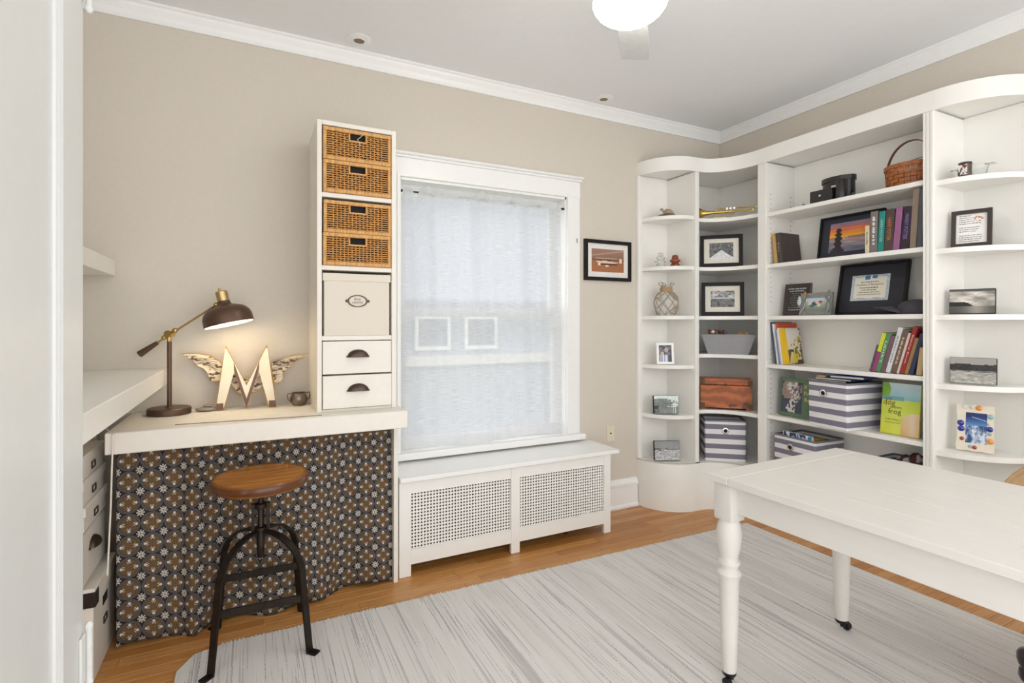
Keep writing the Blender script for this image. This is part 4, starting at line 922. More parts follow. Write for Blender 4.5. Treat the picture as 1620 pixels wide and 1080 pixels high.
# striped fabric bins
def striped(name, hgt, nst=8.4):
    n = NT(name); sp = nn(n.t, 'ShaderNodeSeparateXYZ'); n.t.links.new(n.obj(), sp.inputs[0])
    k = n.m_('FRACT', n.m_('ADD', n.m_('MULTIPLY', sp.outputs[2], nst/2/hgt), .0)); gs = n.m_('LESS_THAN', n.m_('ABSOLUTE', n.m_('SUBTRACT', k, .5)), .25)
    hem = n.m_('GREATER_THAN', sp.outputs[2], hgt*.955); wv2 = n.noise(n.obj(), 1, 2, (300, 300, 700))
    c_ = n.mix(gs, lin((228, 226, 228)), n.mix(wv2, lin((104, 100, 114)), lin((140, 136, 150)))); c_ = n.mix(hem, c_, lin((120, 116, 124)))
    n.bump(wv2, .2, .001); return n.out(c_, .9)
def fabric_bin(label, loc, rz, w, d, h, gx=0, nst=8.4, group='striped fabric bins'):
    t = thing('striped_bin', label, 'bin', loc, rz, group); m_ = striped('striped_canvas', h, nst)
    b = .012; pl = [(-w/2, 0), (w/2, 0), (w/2, d), (-w/2, d)]; body = MB()
    ou = arc(-w/2+b, b, b, b, 180, 270, 4)+arc(w/2-b, b, b, b, 270, 360, 4)+arc(w/2-b, d-b, b, b, 0, 90, 4)+arc(-w/2+b, d-b, b, b, 90, 180, 4)
    N_ = len(ou); lev = [(0, .985), (h*.5, 1.0), (h, 1.0)]; vs = []
    for z, k in lev: vs += [(x*k, (y-d/2)*k+d/2-.004*math.sin(PI*max(0, min(1, (x+w/2)/w)))*(y < d/2), z) for x, y in ou]
    base = len(vs)
    for z in (h, .02): vs += [(x*.965, (y-d/2)*.965+d/2, z) for x, y in ou]
    fs = [(i*N_+q, i*N_+(q+1) % N_, (i+1)*N_+(q+1) % N_, (i+1)*N_+q) for i in range(4) for q in range(N_)]+[tuple(range(N_))[::-1], tuple(range(4*N_, 5*N_))]
    body.add(vs, fs); obj('body', body, m_, t, True)
    obj('dark_fill', MB().prism([(x*.96, (y-d/2)*.96+d/2) for x, y in ou], .02, h*.55), DARK, t)  # near-black solid filling the lower part of the bin
    g_ = MB().lathe([(.015, 0), (.021, .0), (.022, .003), (.018, .005), (.0125, .004), (.0125, 0)], 24, TR(gx, -.0045, h*.74) @ RX(PI/2), close=False); o = obj('grommet', g_, CHROME, t, True)
    obj('grommet_hole', MB().lathe([(.0135, 0), (.0135, .001)], 20, TR(gx, -.0045, h*.74) @ RX(PI/2)), DARK, o)
    return t
c = fit(1114, 1183, 730, 658, (2.935, 2.545), TC+.12)
fabric_bin('striped fabric bin under the wooden chest in the corner shelves', (c[0]+.03, c[1]+.03, ZMi['b']+.001), TC+.12, c[2]*.97, .21, .285, .0)

# ================================================================== MAIN SHELVES (facing -X; local x runs to the right)
QZ = -PI/2
def onX(px, x): return hit(px, (x, 0), QZ)              # point on plane X = x
ML = lambda s: ZMa[s]
# binocular case
c = fit(1288, 1349, 317, 281, (3.12, 0), QZ)
bn = thing('leather_case', 'black leather binocular case with a strap on the top shelf', 'case', (3.11, c[1], ML('s1')+.001), QZ); LEA = mat('black_leather', (36, 33, 34), .35, bump=.2, scale=120, coat=.2)
wC = c[2]
obj('front_pouch', BB(-wC*.50, wC*.10, -.035, .01, 0, .085, b=.006, seg=2), LEA, bn, True)
obj('body', MB().prism(arc(wC*.02, .06, wC*.40, .055, 0, 360, 28)[:-1], 0, .135), LEA, bn, True); obj('lid', MB().prism(arc(wC*.02, .06, wC*.43, .06, 0, 360, 28)[:-1], .128, .155), LEA, bn, True)
obj('lens_barrel', MB().lathe([(.030, 0), (.032, .02), (.030, .12), (.026, .125)], 20, TR(wC*.26, -.005, 0)), LEA, bn, True); obj('buckle', B(wC*.08, wC*.2, -.036, -.03, .082, .092), CHROME, bn)
obj('emblem', MB().lathe([(.007, 0), (.007, .001)], 12, TR(-wC*.22, -.0355, .05) @ RX(PI/2)), CHROME, bn)
for pts in ([(-wC*.5, .02, .01), (-wC*.62, -.01, .008), (-wC*.72, -.03, .022)], [(wC*.42, .03, .02), (wC*.5, .0, .045), (wC*.58, -.02, .028), (wC*.60, -.02, .006)]): obj('strap', MB().tube(pts, 1, rect=(.014, .004, (0, 1, 0))), LEA, bn)
# market basket
y0b = onX(1397, 3.11)[1]; bL = (y0b-YQ0-.008); bkc = (y0b+YQ0+.008)/2
mkt = thing('handled_basket', 'oval woven splint basket with a hoop handle on the top shelf', 'basket', (3.15, bkc, ML('s1')+.001), QZ); SPL = mat('honey_splint', (158, 92, 44), .45, var=.2, scale=40)
a_, b2 = bL/2, .095; wv_ = MB(); NS = 26
for row in range(5):
    for q in range(NS):
        t0, t1 = 2*PI*(q+.04)/NS, 2*PI*(q+.96)/NS; o_ = .0025 if (q+row) % 2 else -.001; k_ = .95+.05*row/4; z0, z1 = .004+row*.021, .004+row*.021+.019
        p = [((a_*k_+o_)*math.cos(t), (b2*k_+o_)*math.sin(t)) for t in (t0, (t0+t1)/2, t1)]; pi_ = [((a_*k_+o_-.003)*math.cos(t), (b2*k_+o_-.003)*math.sin(t)) for t in (t1, (t0+t1)/2, t0)]
        wv_.prism(p+pi_, z0, z1)
o = obj('weave', wv_, SPL, mkt); o['kind'] = 'stuff'
obj('dark_core', MB().prism(arc(0, 0, a_*.82, b2*.82, 0, 360, 26)[:-1], .002, .07), mat('splint_dark', (96, 54, 28), .7), mkt)
obj('rim', MB().tube([((a_+.004)*math.cos(2*PI*q/36), (b2+.004)*math.sin(2*PI*q/36), .113) for q in range(37)], 1, rect=(.020, .006, (0, 0, 1)), caps=False), SPL, mkt)
hh = zz(222, onX(1443, 3.15)[2])-ML('s1')
obj('hoop_handle', MB().tube([(-a_*math.cos(PI*q/20), 0, .10+(hh-.10)*math.sin(PI*q/20)) for q in range(21)], 1, rect=(.016, .005, (0, 1, 0))), mat('handle_wood', (112, 72, 56), .5), mkt)
obj('ribbon', MB().tube([(-a_*.75, -.03, .135), (-a_*.6, -.03, .128), (-a_*.3, -.02, .130), (a_*.1, -.02, .142), (a_*.5, -.02, .146), (a_*.7, -.02, .142)], .0022, n=5), mat('blue_ribbon', (92, 108, 134), .6), mkt)

def book(name, label, loc, th_, h, d, col, rz=QZ, lean=0, title=None, tcol=None, page=True, group=None, left=False, cover=None, tw_=None, rough=.45, ex=0):
    """spine at local y=0 facing -y; left=True: leans to the left, base corner at local x=0"""
    t = thing(name, label, 'book', loc, rz, group, ry=lean); x0, x1 = (0, th_) if left else (-th_, 0); b = .0025
    m_ = col if not isinstance(col, tuple) else mat('cover_%d_%d_%d' % col, col, rough, var=.06, scale=20)
    cv = MB(); cv.box(x0, x0+b, 0, d, 0, h); cv.box(x1-b, x1, 0, d, 0, h); cv.bbox(x0, x1, -.003, .002, 0, h, b=.0015)
    obj('cover', cv, m_, t); obj('pages', B(x0+b, x1-b, .002, d-.004, .003, h-.003), PAGES, t)
    if title and title[0] == '~': scribble('spine_title', h*(tw_ or .6), min(th_*.4, .02), mat('foil_%d_%d_%d' % tcol, tcol, .4, var=0), t, ((x0+x1)/2, -.0035, h*.52), (PI/2, PI/2, 0), len(label))
    elif title: text('spine_title', title, h*(tw_ or .6), mat('foil_%d_%d_%d' % tcol, tcol, .4, var=0), t, ((x0+x1)/2, -.0035, h*.52), (PI/2, PI/2, 0), height=min(th_*.45, .02))
    if cover:
        pp = print_panel('cover_art', d, h, cover, t, (x1+.0006, d/2, 0), 40, 44); pp.rotation_euler = (0, 0, PI/2)
    return t
# leather albums leaning left
p = onX(1232, 3.06); z = ML('s2')+.001
book('photo_album', 'worn tan-spined album leaning beside the dark leather book', (3.05, p[1]+.022, z+.0), .026, .196, .16, (196, 158, 92), left=True, lean=-.10, rough=.6)
book('leather_book', 'large dark brown leather book leaning by the shelf side', (3.045, p[1]-.006, z), .032, .196, .19, (74, 64, 60), left=True, lean=-.10, title='~', tcol=(150, 140, 128), tw_=.3, rough=.5)
# sunset picture
def sunset(u, v):
    if v > .5:
        k = (v-.5)/.5; c = lerp((240, 176, 40), (222, 112, 82), k*1.6) if k < .62 else lerp((206, 118, 112), (130, 130, 160), (k-.62)*2.6)
        c = tuple(q*(.92+.16*vnoise(u*3, v*26)) for q in c)
    else:
        c = lerp((96, 104, 128), (196, 158, 150), v*1.8); c = tuple(q*(.8+.4*vnoise(u*6, v*34)) for q in c)
    if .44 < v < .52 and vnoise(u*12, 3) > .3: c = lerp(c, (120, 90, 80), .4)
    w_ = [(.0, .17), (.10, .12), (.16, .075), (.24, .10), (.33, .07), (.42, .09), (.50, .06), (.56, .085), (.64, .05), (.70, .075), (.76, .05), (.82, 0)]
    for (a, wa), (b, wb_) in zip(w_, w_[1:]):
        if a <= v < b and abs(u-.22) < wa: c = (44, 34, 40)
    return c
c = fit(1290, 1391, 404, 327, (3.17, 0), QZ); sp_ = framed('framed_photo', 'black framed photo of stacked rocks against an orange sunset', (3.20, c[1], ML('s2')+.002), QZ, c[2], .272, .013, .05, sunset, matm=NAVY, tilt=.16, mwz=.032, nx=60, ny=44, depth=.02)
# upright books, second shelf: positions by spine pixels at the shelf line
def row(items, s, xf, group):
    for (lab, xa, xb, yt, col, dep, lean, title, tcol, tw_) in items:
        a = onX(xa, xf); b = onX(xb, xf); h_ = (zz(yt, (a[2]+b[2])/2)-ML(s))/max(.2, math.cos(lean)); book('book', lab, (xf, b[1], ML(s)+.001), abs(a[1]-b[1])*.97, h_, dep, col, lean=lean, title=title, tcol=tcol, tw_=tw_, group=group)
G2 = 'books upright on the second shelf'
row([('thin cream book before the sunset picture frame', 1368.5, 1375.5, 357, (214, 202, 172), .15, 0, '~', (90, 80, 60), .5),
 ('grey book with white spine lettering beside the sunset frame', 1376, 1387.5, 335, (118, 110, 106), .17, .02, '~', (235, 235, 232), .7),
 ('teal hardcover with pale spine lettering', 1388, 1397.5, 335, (26, 130, 122), .16, .05, 'HARRY POTTER', (160, 214, 206), .55),
 ('thick brown hardcover with orange spine lettering', 1398, 1411.5, 332, (74, 58, 52), .16, .06, 'HARRY POTTER', (190, 122, 70), .55),
 ('mauve hardcover with a plain spine', 1412, 1422.5, 329, (148, 92, 132), .16, .08, None, None, None),
 ('dark purple hardcover with lilac spine lettering', 1423, 1437, 328, (44, 30, 46), .16, .10, 'HARRY POTTER', (138, 116, 178), .6),
 ('tall worn tan book with a frayed spine', 1438.5, 1449, 300, (136, 118, 102), .2, .06, None, None, None),
 ('tall slate grey book against the bookcase divider', 1450, 1459, 299, (72, 76, 84), .2, .05, None, None, None)], 's2', 3.035, G2)
# plaque
c = fit(1237, 1279, 498, 453, (3.11, 0), QZ); pq = thing('plaque', 'dark wooden plaque with pale engraved lines of text', 'plaque', (3.128, c[1], ML('s3')+.002), QZ, rx=-.14)
ph = .205; obj('board', BB(-c[2]/2, c[2]/2, -.016, 0, 0, ph, b=.004), mat('walnut_dark', (60, 42, 36), .4), pq); pt_ = obj('plate', B(-c[2]/2+.018, c[2]/2-.018, -.0175, -.016, .02, ph-.02), mat('plaque_plate', (40, 36, 34), .35), pq)
for q, w_ in enumerate((.74, .60, .42, .30, .50, .48, .50, .36, .62, .60)):
    scribble('engraving', c[2]*w_*.9, .009 if q < 2 else .0068, WINK if q in (0, 1, 9) else mat('dim_ink', (130, 126, 120), .7, var=0), pt_, (0, -.0178, ph-.034-q*.0152), seed=q+3)
# pewter frame with dogs
def dogs(u, v):
    c = lerp((116, 140, 116), (200, 192, 188), v*1.2) if v < .75 else (188, 208, 222)
    for (a, b, r_, col) in ((.25, .55, .12, (220, 205, 190)), (.40, .5, .13, (70, 84, 98)), (.55, .62, .10, (226, 190, 186)), (.68, .66, .09, (150, 90, 80)), (.62, .4, .08, (214, 204, 196)), (.3, .35, .1, (90, 110, 124))):
        if math.hypot(u-a, (v-b)*.8) < r_: c = col
    return c
c = fit(1264, 1314, 498, 468, (3.10, 0), QZ); pf = framed('framed_photo', 'pewter photo frame with bird and flower ornaments beside the plaque', (3.12, c[1], ML('s3')+.002), QZ, c[2], .138, .030, 0, dogs, frame=mat('dull_pewter', (140, 140, 136), .45, metal=.5, var=.15, scale=60), matm=None, tilt=.12, nx=36, ny=24)
PWL = mat('pale_pewter', (200, 206, 204), .4, metal=.3)
obj('bird_ornament', MB().ball((-c[2]/2-.004, -.022, .085), (.014, .006, .026)).ball((-c[2]/2-.004, -.022, .112), (.008, .006, .008)).tube([(-c[2]/2, -.022, .06), (-c[2]/2-.004, -.022, .05), (-c[2]/2-.014, -.022, .048)], .002), PWL, pf, 'all')
obj('leaf_ornament', MB().ball((-c[2]/2+.030, -.022, .125), (.012, .004, .024)), mat('tan_leaf', (150, 124, 92), .6), pf, 'all'); obj('flower_ornament', MB().ball((c[2]/2-.022, -.022, .105), (.016, .006, .016)).ball((c[2]/2-.02, -.022, .05), (.013, .006, .036)), MATS['dull_pewter'], pf, 'all')
obj('twig_ornament', MB().tube([(-c[2]/2+.002, -.022, .005), (-c[2]/2+.02, -.022, .03), (-c[2]/2+.032, -.022, .05), (-c[2]/2+.034, -.022, .075)], .0022), PWL, pf); obj('spiky_ornament', MB().tube([(c[2]/2-.03, -.02, .135), (c[2]/2-.022, -.02, .15)], .003).tube([(c[2]/2-.012, -.02, .15), (c[2]/2-.018, -.02, .132)], .003), MATS['dull_pewter'], pf)
# certificate
def cert(u, v):
    e = min(u*1.3, (1-u)*1.3, v, 1-v)
    if e < .10: return (196, 204, 212) if vnoise(u*40, v*40) > .45 else (170, 182, 196)
    return (232, 226, 208)
c = fit(1318, 1431, 498, 410, (3.16, 0), QZ); ch_ = .305
cf = framed('framed_certificate', 'large black framed certificate with a pale border leaning on the shelf', (3.185, c[1], ML('s3')+.002), QZ, c[2]*.97, ch_, .014, (.070), cert, matm=mat('black_mat_board', (38, 38, 46), .6), tilt=.20, mwz=.062, nx=60, ny=44, depth=.02, dx=-.01, dz=.006)
BLU = mat('logo_blue', (70, 120, 170), .7)
zc_ = ch_*.5
obj('logo', MB().box(-.04, -.012, -.0104, -.0098, zc_+.055, zc_+.080).box(.0, .026, -.0104, -.0098, zc_+.060, zc_+.078), BLU, cf)
scribble('certificate_text', .10, .007, INK, cf, (-.012, -.0106, zc_+.040), seed=11); text('certificate_text', 'Certificate of Recognition', .15, INK, cf, (-.012, -.0106, zc_+.0235))
for q, (w_, h_, m_) in enumerate(((.105, .007, BINK), (.08, .007, INK), (.115, .006, INK), (.13, .005, INK))): scribble('certificate_text', w_, h_, m_, cf, (-.012, -.0106, zc_+.006-q*.0135), seed=20+q)
for x_ in (-.055, .035): scribble('signature', .04, .004, INK, cf, (x_, -.0106, zc_-.056), seed=31)
# cap
p = onX(1440, 3.10); cpz = thing('baseball_cap', 'dark grey baseball cap lying by the certificate frame', 'cap', (3.13, YQ0+.115, ML('s3')+.001), QZ); CAPM = mat('cap_cotton', (70, 66, 72), .9, bump=.3, scale=200)
obj('crown', MB().lathe([(.088, 0), (.090, .02), (.084, .05), (.066, .078), (.036, .092), (.004, .096)], 28, TR(.02, .02, 0) @ Matrix.Diagonal((1, 1, .82, 1))), CAPM, cpz, 'all')
vs = []; fs = []
for j in range(7):
    for i in range(13):
        a = math.radians(150+i*9.2); r_ = .085+.075*j/6*(math.sin(PI*i/12)**.5); vs.append((.02+r_*math.cos(a)*1.15, .0+r_*math.sin(a), .046-.036*((i-6)/6)**2-.006*j/6))
for j in range(6):
    for i in range(12): a = j*13+i; fs.append((a, a+1, a+14, a+13))
vz_ = obj('visor', MB().add(vs, fs), CAPM, cpz, 'all'); vz_.modifiers.new('t', 'SOLIDIFY').thickness = .003
# picture books leaning left on the fourth shelf
def wild(u, v):
    if u < .26: return (232, 186, 20)
    u2 = (u-.26)/.74; c = lerp((206, 188, 120), (222, 216, 208), v*1.3)
    if v < .42 and vnoise(u2*7, v*9, 1) > .52: c = (92, 72, 50)
    if v < .4 and math.hypot(u2-.5, (v-.2)*1.3) < .22: c = (214, 190, 40)
    if math.hypot(u2-.8, v-.66) < .11: c = (206, 182, 60)
    if u2 > .85 and vnoise(u2*9, v*12, 4) > .4: c = (120, 90, 60)
    if vnoise(u2*11, v*11, 6) > .74 and v < .68: c = (60, 56, 40)
    if v < .12 and u2 > .6: c = (70, 50, 44)
    if math.hypot(u2-.55, v-.36) < .10: c = (110, 112, 60)
    return c
xa = 3.045; z = ML('s4')+.001; y_ = onX(1221, xa)[1]; LEAN = -.14
def lb_(lab, th_, h, d, col, title=None, tcol=None, cover=None, dx=0):
    global y_
    b_ = book('picture_book', lab, (xa+dx, y_, z), th_, h, d, col, left=True, lean=LEAN, title=title, tcol=tcol, cover=cover, tw_=.5, group='picture books leaning on the fourth shelf'); y_ -= th_/math.cos(LEAN)+.0012; return b_
y_ = onX(1227, xa)[1]
lb_('tall thin dark blue picture book against the shelf side', .010, .272, .20, (52, 66, 84)); lb_('thin white picture book with a blue patterned spine', .010, .262, .21, (214, 216, 220), '~', (70, 90, 130)); lb_('orange topped picture book standing taller than the yellow one', .012, .268, .19, (206, 92, 44), dx=.02); lb_('thin pale blue picture book beside the orange one', .008, .225, .20, (176, 190, 206)); lb_('white spined picture book next to the yellow one', .009, .235, .20, (232, 232, 228))
yb_ = lb_('yellow spined picture book with a painted grassland cover', .012, .232, .185, (226, 180, 24), cover=wild)
# cook books leaning right on the fourth shelf
G4 = 'books leaning right on the fourth shelf'
row([('short dark patterned paperback at the open end of the leaning row', 1375, 1379, 546, (84, 74, 80), .15, .26, None, None, None),
 ('magenta paperback with a lime yellow upper spine', 1379, 1385, 527, (150, 60, 110), .15, .26, None, None, None),
 ('green hardcover with white spine lettering', 1385, 1392.5, 528, (84, 136, 88), .17, .26, "LIDIA'S", (226, 236, 220), .55),
 ('dark rose patterned book beside the white one', 1393, 1400, 532, (112, 84, 96), .17, .26, None, None, None),
 ('tall white book with grey spine lettering', 1400.5, 1408, 519, (214, 214, 216), .18, .26, '~', (110, 112, 116), .6),
 ('brown mottled book with large cream spine lettering', 1408.5, 1417.5, 523, (110, 86, 74), .18, .26, '~', (220, 196, 160), .62),
 ('thin pink-cream book beside the red one', 1418, 1422, 527, (212, 196, 186), .17, .26, None, None, None),
 ('red hardcover with pale spine lettering', 1422.5, 1430, 518, (150, 42, 42), .18, .26, 'Baking Book', (234, 206, 190), .62),
 ('ochre patterned book between the red and navy ones', 1430.5, 1436.5, 535, (150, 118, 76), .17, .26, None, None, None),
 ('navy ring bound book with a plain spine', 1437, 1444, 529, (44, 54, 82), .17, .25, None, None, None),
 ('tan spiral bound notebook against the divider', 1449, 1458, 550, (192, 164, 120), .17, .12, None, None, None)], 's4', 3.04, G4)
mg = [o for o in bpy.data.objects if o.get('label', '').startswith('magenta paperback')][0]
mw2 = max(v.co.x for v in mg.children[0].data.vertices)-min(v.co.x for v in mg.children[0].data.vertices); mh2 = max(v.co.z for v in mg.children[0].data.vertices)
obj('spine_band', B(-mw2-.0002, .0002, -.0042, -.003, mh2*.52, mh2*.995), mat('lime_band', (204, 210, 44), .4), mg)['label'] = 'lime yellow upper spine'
# fifth shelf: green rock book, striped bin, dog-and-frog book, dark green book
def rocks(u, v):
    c = (60, 64, 78)
    if v > .45 and math.hypot(u-.5, (v-.72)) < .48 and fbm(u*5, v*5) > .38: c = (150, 128, 118)
    if abs(u-.58+.1*math.sin(v*9)) < .18+.16*max(0, v-.4) and vnoise(u*17, v*17) > .45: c = (200, 196, 190)
    if math.hypot(u-.28, v-.14) < .035: c = (214, 214, 210)
    return c
GRN = mat('green_cover', (92, 116, 88), .5); c = fit(1231, 1282, 660, 602, (3.07, 0), QZ)
gk = thing('green_book', 'green picture book with a stone photo, face out beside the striped bin', 'book', (3.085, c[1]-.045, ML('s5')+.001), QZ, rx=-.10)
gw, gh = c[2]+.09, .245; obj('cover', BB(-gw/2, gw/2, -.012, 0, 0, gh, b=.002), GRN, gk); obj('pages', B(-gw/2+.004, gw/2-.003, -.010, -.002, gh-.002, gh+.0005), PAGES, gk)
pw_ = c[2]*.66; print_panel('cover_photo', pw_, gh*.80, rocks, gk, (-gw/2+.012+pw_/2, -.0126, gh*.10), 40, 40)
CRY = mat('title_cream', (226, 214, 140), .6, var=0)
for q, s_ in enumerate(('If You', 'Find a', 'Rock')): text('cover_title', s_, (.078, .080, .068)[q], CRY, gk, (-gw/2+.012+pw_+.050, -.0126, gh*.80-q*.040))
DS = fit(1278, 1342, 683, 597, (2.965, 0), QZ); sbw = .235
p0 = zat(1277, 660, ML('s5'))
sb2 = fabric_bin('large striped fabric bin jutting out over the fifth shelf, filled with folders', (2.945, 1.862, ML('s5')+.001), QZ-.10, .245, .29, .262, -.02)
def in_bin(x, y): 
    l = sb2.location; a = QZ-.10; return (l.x+x*math.cos(a)-y*math.sin(a), l.y+x*math.sin(a)+y*math.cos(a))
for lab, x, y, z, dims, col, rot in (('navy folder lying across the large striped bin', .0, .13, .264, (.20, .22, .010), (38, 52, 92), .05), ('black notebook lying under the navy folder on the bin', -.02, .12, .2545, (.215, .20, .008), (34, 34, 40), -.04), ('blue binder lying on top of the folder', .05, .15, .2755, (.18, .18, .014), (48, 72, 122), .12)):
    xx, yy = in_bin(x, y); t = thing('folder', lab, 'folder', (xx, yy, ML('s5')+z+.008), QZ+rot); w_, d_, h_ = dims; 
    obj('cover', B(-w_/2, w_/2, -d_/2, d_/2, 0, h_*.2).box(-w_/2, w_/2, -d_/2, d_/2, h_*.8, h_).box(w_/2-.002, w_/2, -d_/2, d_/2, 0, h_), mat('folder_%d' % col[2], col, .4), t); obj('papers', B(-w_/2+.003, w_/2-.004, -d_/2+.003, d_/2-.003, h_*.2, h_*.8), PAGES, t)
xx, yy = in_bin(-.07, .04); pen = thing('wooden_roll', 'short tan wooden roll on the black notebook', 'roll', (xx, yy, ML('s5')+.2805), QZ); obj('roll', MB().tube([(-.02, 0, .0), (.03, 0, .0)], .009, n=12), mat('tan_roll', (190, 150, 104), .6), pen, True); obj('end_band', MB().tube([(.028, 0, 0), (.034, 0, 0)], .0095, n=12), BRN, pen, True)
def dogcover(u, v):
    c = lerp((214, 216, 60), (176, 204, 70), v) if v < .68 else lerp((120, 176, 190), (196, 212, 226), (v-.68)*3.2)
    if math.hypot(u-.08, (v-.86)) < .15: c = (110, 160, 40)
    if .66 < v < .74 and u < .6: c = (96, 150, 160)
    c = lerp(c, (240, 240, 170), .3*vnoise(u*5, v*5))
    if u > .55 and v < .40+.05*math.sin(u*9) and math.hypot(u-.82, v*.9) < .42: c = lerp((216, 168, 100), (236, 224, 208), vnoise(u*6, v*4, 2))
    return c
c = fit(1389, 1452, 690, 612, (3.06, 0), QZ); dg = thing('picture_book', 'yellow and blue picture book standing face out by the divider', 'book', (3.085, c[1]-.0, ML('s5')+.001), QZ-.05, rx=-.10)
dw_, dh_ = c[2], .275; obj('cover', BB(-dw_/2, dw_/2, -.012, 0, 0, dh_, b=.0015), mat('pale_yellow_cover', (210, 206, 90), .4), dg); print_panel('cover_art', dw_-.002, dh_-.002, dogcover, dg, (0, -.0126, .001), 44, 50)
RDK = mat('title_maroon', (110, 34, 30), .6, var=0); DKG = mat('title_olive', (58, 60, 24), .6, var=0)
for s_, w_, m_, x, z_ in (('city', .035, DKG, -.058, .186), ('dog', .060, RDK, -.055, .164), ('country', .06, DKG, -.020, .142), ('frog', .064, DKG, -.026, .118), ('by Mo Willems', .07, DKG, -.034, .078), ('pictures by Jon J Muth', .075, DKG, -.034, .062)): text('cover_title', s_, w_, m_, dg, (x*dw_/.19, -.0132, z_))
book('green_hardcover', 'dark green hardcover behind the yellow picture book', (3.11, YQ0+.004, ML('s5')+.001), .022, .26, .17, (40, 96, 44))
# bottom bins on the base
c = fit(1218, 1289, 728, 676, (3.0, 0), QZ)
b3 = fabric_bin('striped fabric bin below the green book holding a blue patterned folder', (3.005, c[1]-.012, ZMa['b']+.001), QZ-.06, c[2]-.01, .26, .255, -.02)
def bluepat(u, v): k = vnoise(u*16, v*5); return (60, 150, 200) if k > .6 else ((236, 240, 244) if k > .38 else (52, 70, 110))
pb = thing('patterned_folder', 'blue and white patterned folder poking out of the lower striped bin', 'folder', (3.045, c[1]-.015, ZMa['b']+.06), QZ-.10); obj('board', B(-.105, .105, -.008, 0, 0, .215), TRIM, pb); print_panel('pattern', .208, .212, bluepat, pb, (0, -.0086, .002), 40, 30)
tag(obj('yellow_notebook', BB(-.02, .02, -.05, .05, 0, .20, b=.002), mat('mustard_cover', (190, 150, 50), .5), loc=(3.13, c[1]-.075, ZMa['b']+.05), rot=(0, 0, QZ)), 'mustard notebook upright in the lower striped bin', 'notebook')
c = fit(1375, 1458, 738, 703, (3.0, 0), QZ)
b4 = fabric_bin('striped fabric bin beside the divider behind the white table', (2.995, c[1]+.012, ZMa['b']+.001), QZ, c[2]+.01, .27, .225, 0)
bb4 = thing('light_blue_book', 'light blue book laid in the bin behind the table', 'book', (3.075, c[1], ZMa['b']+.198), QZ, rx=.10); obj('cover', BB(-c[2]/2+.012, c[2]/2+.002, -.04, .06, 0, .018, b=.002), mat('sky_cover', (130, 176, 206), .45), bb4); obj('pages', B(-c[2]/2+.016, c[2]/2-.001, -.041, -.039, .003, .015), PAGES, bb4)
tx = thing('print_cloth', 'maroon and white printed cloth bundled in the bin behind the table', 'cloth', (3.16, c[1]-.02, ZMa['b']+.15), QZ); n = NT('maroon_print'); MAR = n.out(n.ramp(n.noise(n.obj(), 24, 1), [(.45, lin((92, 40, 42))), (.5, lin((40, 24, 26))), (.6, lin((190, 176, 170)))]), .9)
vs = []; fs = []; NN = 24
for j in range(NN+1):
    for i in range(NN+1): u, v = i/NN-.5, j/NN-.5; vs.append((u*c[2]*.84, v*.12, .115*(1-(2*abs(u))**4)*(1-(2*abs(v))**4)*(.75+.35*vnoise(u*9+5, v*7+5))))
for j in range(NN):
    for i in range(NN): a = j*(NN+1)+i; fs.append((a, a+1, a+NN+2, a+NN+1))
obj('bundle', MB().add(vs, fs), MAR, tx, 'all')

# ================================================================== RIGHT CURVED COLUMN
QR = QZ; PXR = 3.15
# glass dish with a small tin
c = fit(1510, 1570, 275, 255, (PXR, 0), QZ); gd = thing('glass_dish', 'clear glass baking dish with handles on the top curved end shelf', 'dish', (PXR, c[1], ZRi['s1']+.001), QZ)
wd = c[2]/2
dsh = MB().lathe([(wd*.62, 0), (wd*.66, .004), (wd*.80, .058), (wd*.84, .062), (wd*.80, .062), (wd*.62, .008), (.002, .006)], 32, Matrix.Diagonal((1, .75, 1, 1)), close=False); obj('bowl', dsh, GLS, gd, True)
for s in (-1, 1): obj('handle', BB(s*wd*.90-.018, s*wd*.90+.018, -.02, .02, .054, .061, b=.003), GLS, gd, True)
def tinp(u, v): return (226, 220, 212) if vnoise(u*7, v*6, 3) > .5 else ((130, 50, 44) if v > .7 else (60, 50, 52))
tn = thing('small_tin', 'small patterned tin standing before the glass dish', 'tin', (PXR-.085, c[1]-.004, ZRi['s1']+.001), QZ); obj('body', MB().lathe([(.024, 0), (.025, .002), (.025, .060), (.022, .062)], 24), mat('tin_dark', (84, 66, 62), .4, var=.3, scale=50), tn, True); obj('lid', MB().lathe([(.026, .056), (.026, .066), (.02, .068)], 24), mat('tin_lid', (60, 54, 54), .35, metal=.5), tn, True)
pp = print_panel('tin_label', .038, .048, tinp, tn, (0, -.0256, .006), 12, 14)
# framed poem
def poem(u, v):
    if math.hypot((u-.72)*1.0, (v-.82)*1.6) < .15 and vnoise(u*22, v*22) > .5: return (196, 130, 104)
    return (236, 234, 230)
TA = -1.30
c = fit(1505, 1570, 385, 329, (3.15, 1.25), TA); fp = framed('framed_photo', 'dark framed typed poem with a small leaf drawing on the end shelf', (c[0], c[1], ZRi['s2']+.003), TA, c[2], .185, .018, 0, poem, matm=None, frame=mat('espresso_frame', (52, 40, 36), .4), tilt=.14, depth=.022, nx=40, ny=44)
mlw = c[2]-.06
for q in range(14):
    if q in (5, 9): continue
    w_ = mlw*((.5, .58, .55, .62, .9, 0, .85, .8, .7, 0, .92, .95, .9, .8)[q]); scribble('poem_line', w_, .0042, BINK, fp, (-(mlw-w_)/2, -.0104, .158-q*.0098), seed=40+q)
def clouds(u, v):
    if v > .30:
        g = .35+.75*fbm(u*3.2, v*5, 2)*(.6+.5*math.sin(PI*(v-.3)/.7)) if v < .92 else .3
    else: g = .30+.28*math.exp(-((u-.6)/.25)**2)
    if .28 < v < .47-.16*max(0, (u-.30)/.22)**2 and u < .52: g = .10
    q = grey(g); return (q[0], q[1]*.97, q[2]*.92)
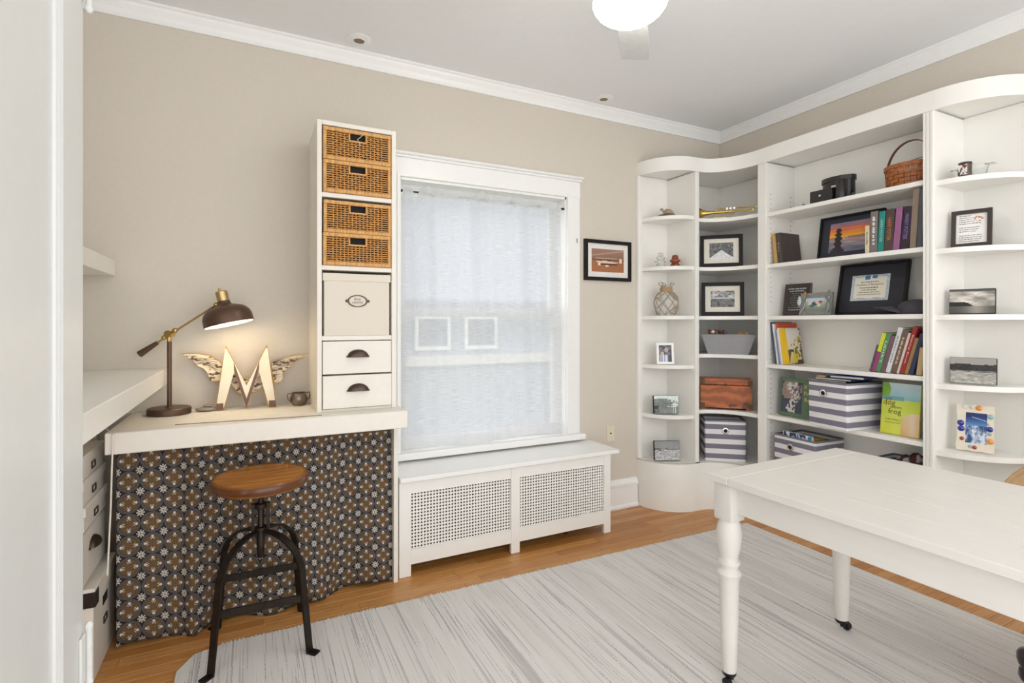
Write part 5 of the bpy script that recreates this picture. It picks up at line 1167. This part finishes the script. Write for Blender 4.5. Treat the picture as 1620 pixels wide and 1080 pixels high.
def river(u, v):
    if v > .72+.06*vnoise(u*14, 0): g = .62
    elif v > .50: g = .10+.12*vnoise(u*30, v*20)
    elif v > .44: g = .8*vnoise(u*12, v*30)
    else: g = .50+.3*vnoise(u*14, v*34)
    q = grey(g); return (q[0], q[1]*.98, q[2]*.94)
for lab, (xa_, xb_, yb_, yt_), fn_, s_ in (('black edged canvas of clouds over a dark headland', (1503, 1576, 497, 458), clouds, 's3'), ('black edged canvas of a rippling river and dark treeline', (1504, 1578, 607, 566), river, 's4')):
    c = fit(xa_, xb_, yb_, yt_, (3.14, 1.25), TA); canvas('canvas_print', lab, (c[0], c[1], ZRi[s_]+.003), TA, c[2], c[4]-c[3], fn_, tilt=.08)
# jewelled frame
def earth(u, v):
    if v > .58: return lerp((90, 140, 200), (20, 44, 100), (v-.58)*3.2) if not (.3 < u and abs(v-.86+.15*(u-.3)) < .012) else (150, 180, 220)
    k = fbm(u*5, v*6); return lerp((44, 76, 124), (214, 222, 234), (k-.35)*3)
c = fit(1510, 1576, 718, 648, (3.13, 1.25), TA)
jf = thing('jewelled_photo_holder', 'wavy cream photo frame studded with coloured gems on the end shelf', 'picture frame', (c[0], c[1], ZRi['s5']+.004), TA, rx=-.16); jw, jh = c[2]*.95, .235
op = []
for q in range(48):
    a = 2*PI*q/48; k_ = 1+.05*math.cos(4*a)*-1+.0; sx_, sz_ = math.cos(a), math.sin(a); m_ = max(abs(sx_), abs(sz_))**.62
    op.append((sx_/m_*jw/2*(.98+.075*math.cos(4*a+PI)+.03*math.cos(8*a)), jh/2+sz_/m_*jh/2*(.98+.05*math.cos(4*a+PI)+.03*math.cos(8*a))))
zmin = min(p[1] for p in op)
op = [(x, z-zmin) for x, z in op]
obj('frame', MB().prism(op, 0, .014, RX(PI/2)), mat('cream_resin', (228, 218, 200), .5), jf, True); print_panel('print', jw*.54, jh*.62, earth, jf, (.004, -.0146, jh*.17), 40, 48)
for (u, v, r_, col) in ((-.30, .93, .010, 'clear'), (-.10, .92, .008, 'sage'), (.10, .92, .013, 'amber'), (.42, .76, .012, 'aqua'), (-.40, .58, .014, 'blue'), (-.38, .46, .014, 'blue'), (.40, .50, .013, 'blue'), (.40, .40, .008, 'aqua'), (.42, .25, .014, 'amber'), (-.36, .25, .009, 'red'), (-.13, .10, .008, 'aqua'), (.0, .09, .009, 'red'), (.38, .60, .006, 'sage')):
    colr = {'clear': (220, 220, 215), 'sage': (206, 208, 190), 'amber': (226, 150, 60), 'aqua': (140, 180, 190), 'blue': (24, 40, 140), 'red': (150, 40, 30)}[col]
    obj('gem', MB().lathe([(r_, 0), (r_, .002), (r_*.6, .006), (.001, .007)], 12, TR(u*jw*.92, -.014, v*jh*.97) @ RX(PI/2)), mat('gem_'+col, colr, .12, coat=.8), jf, True)
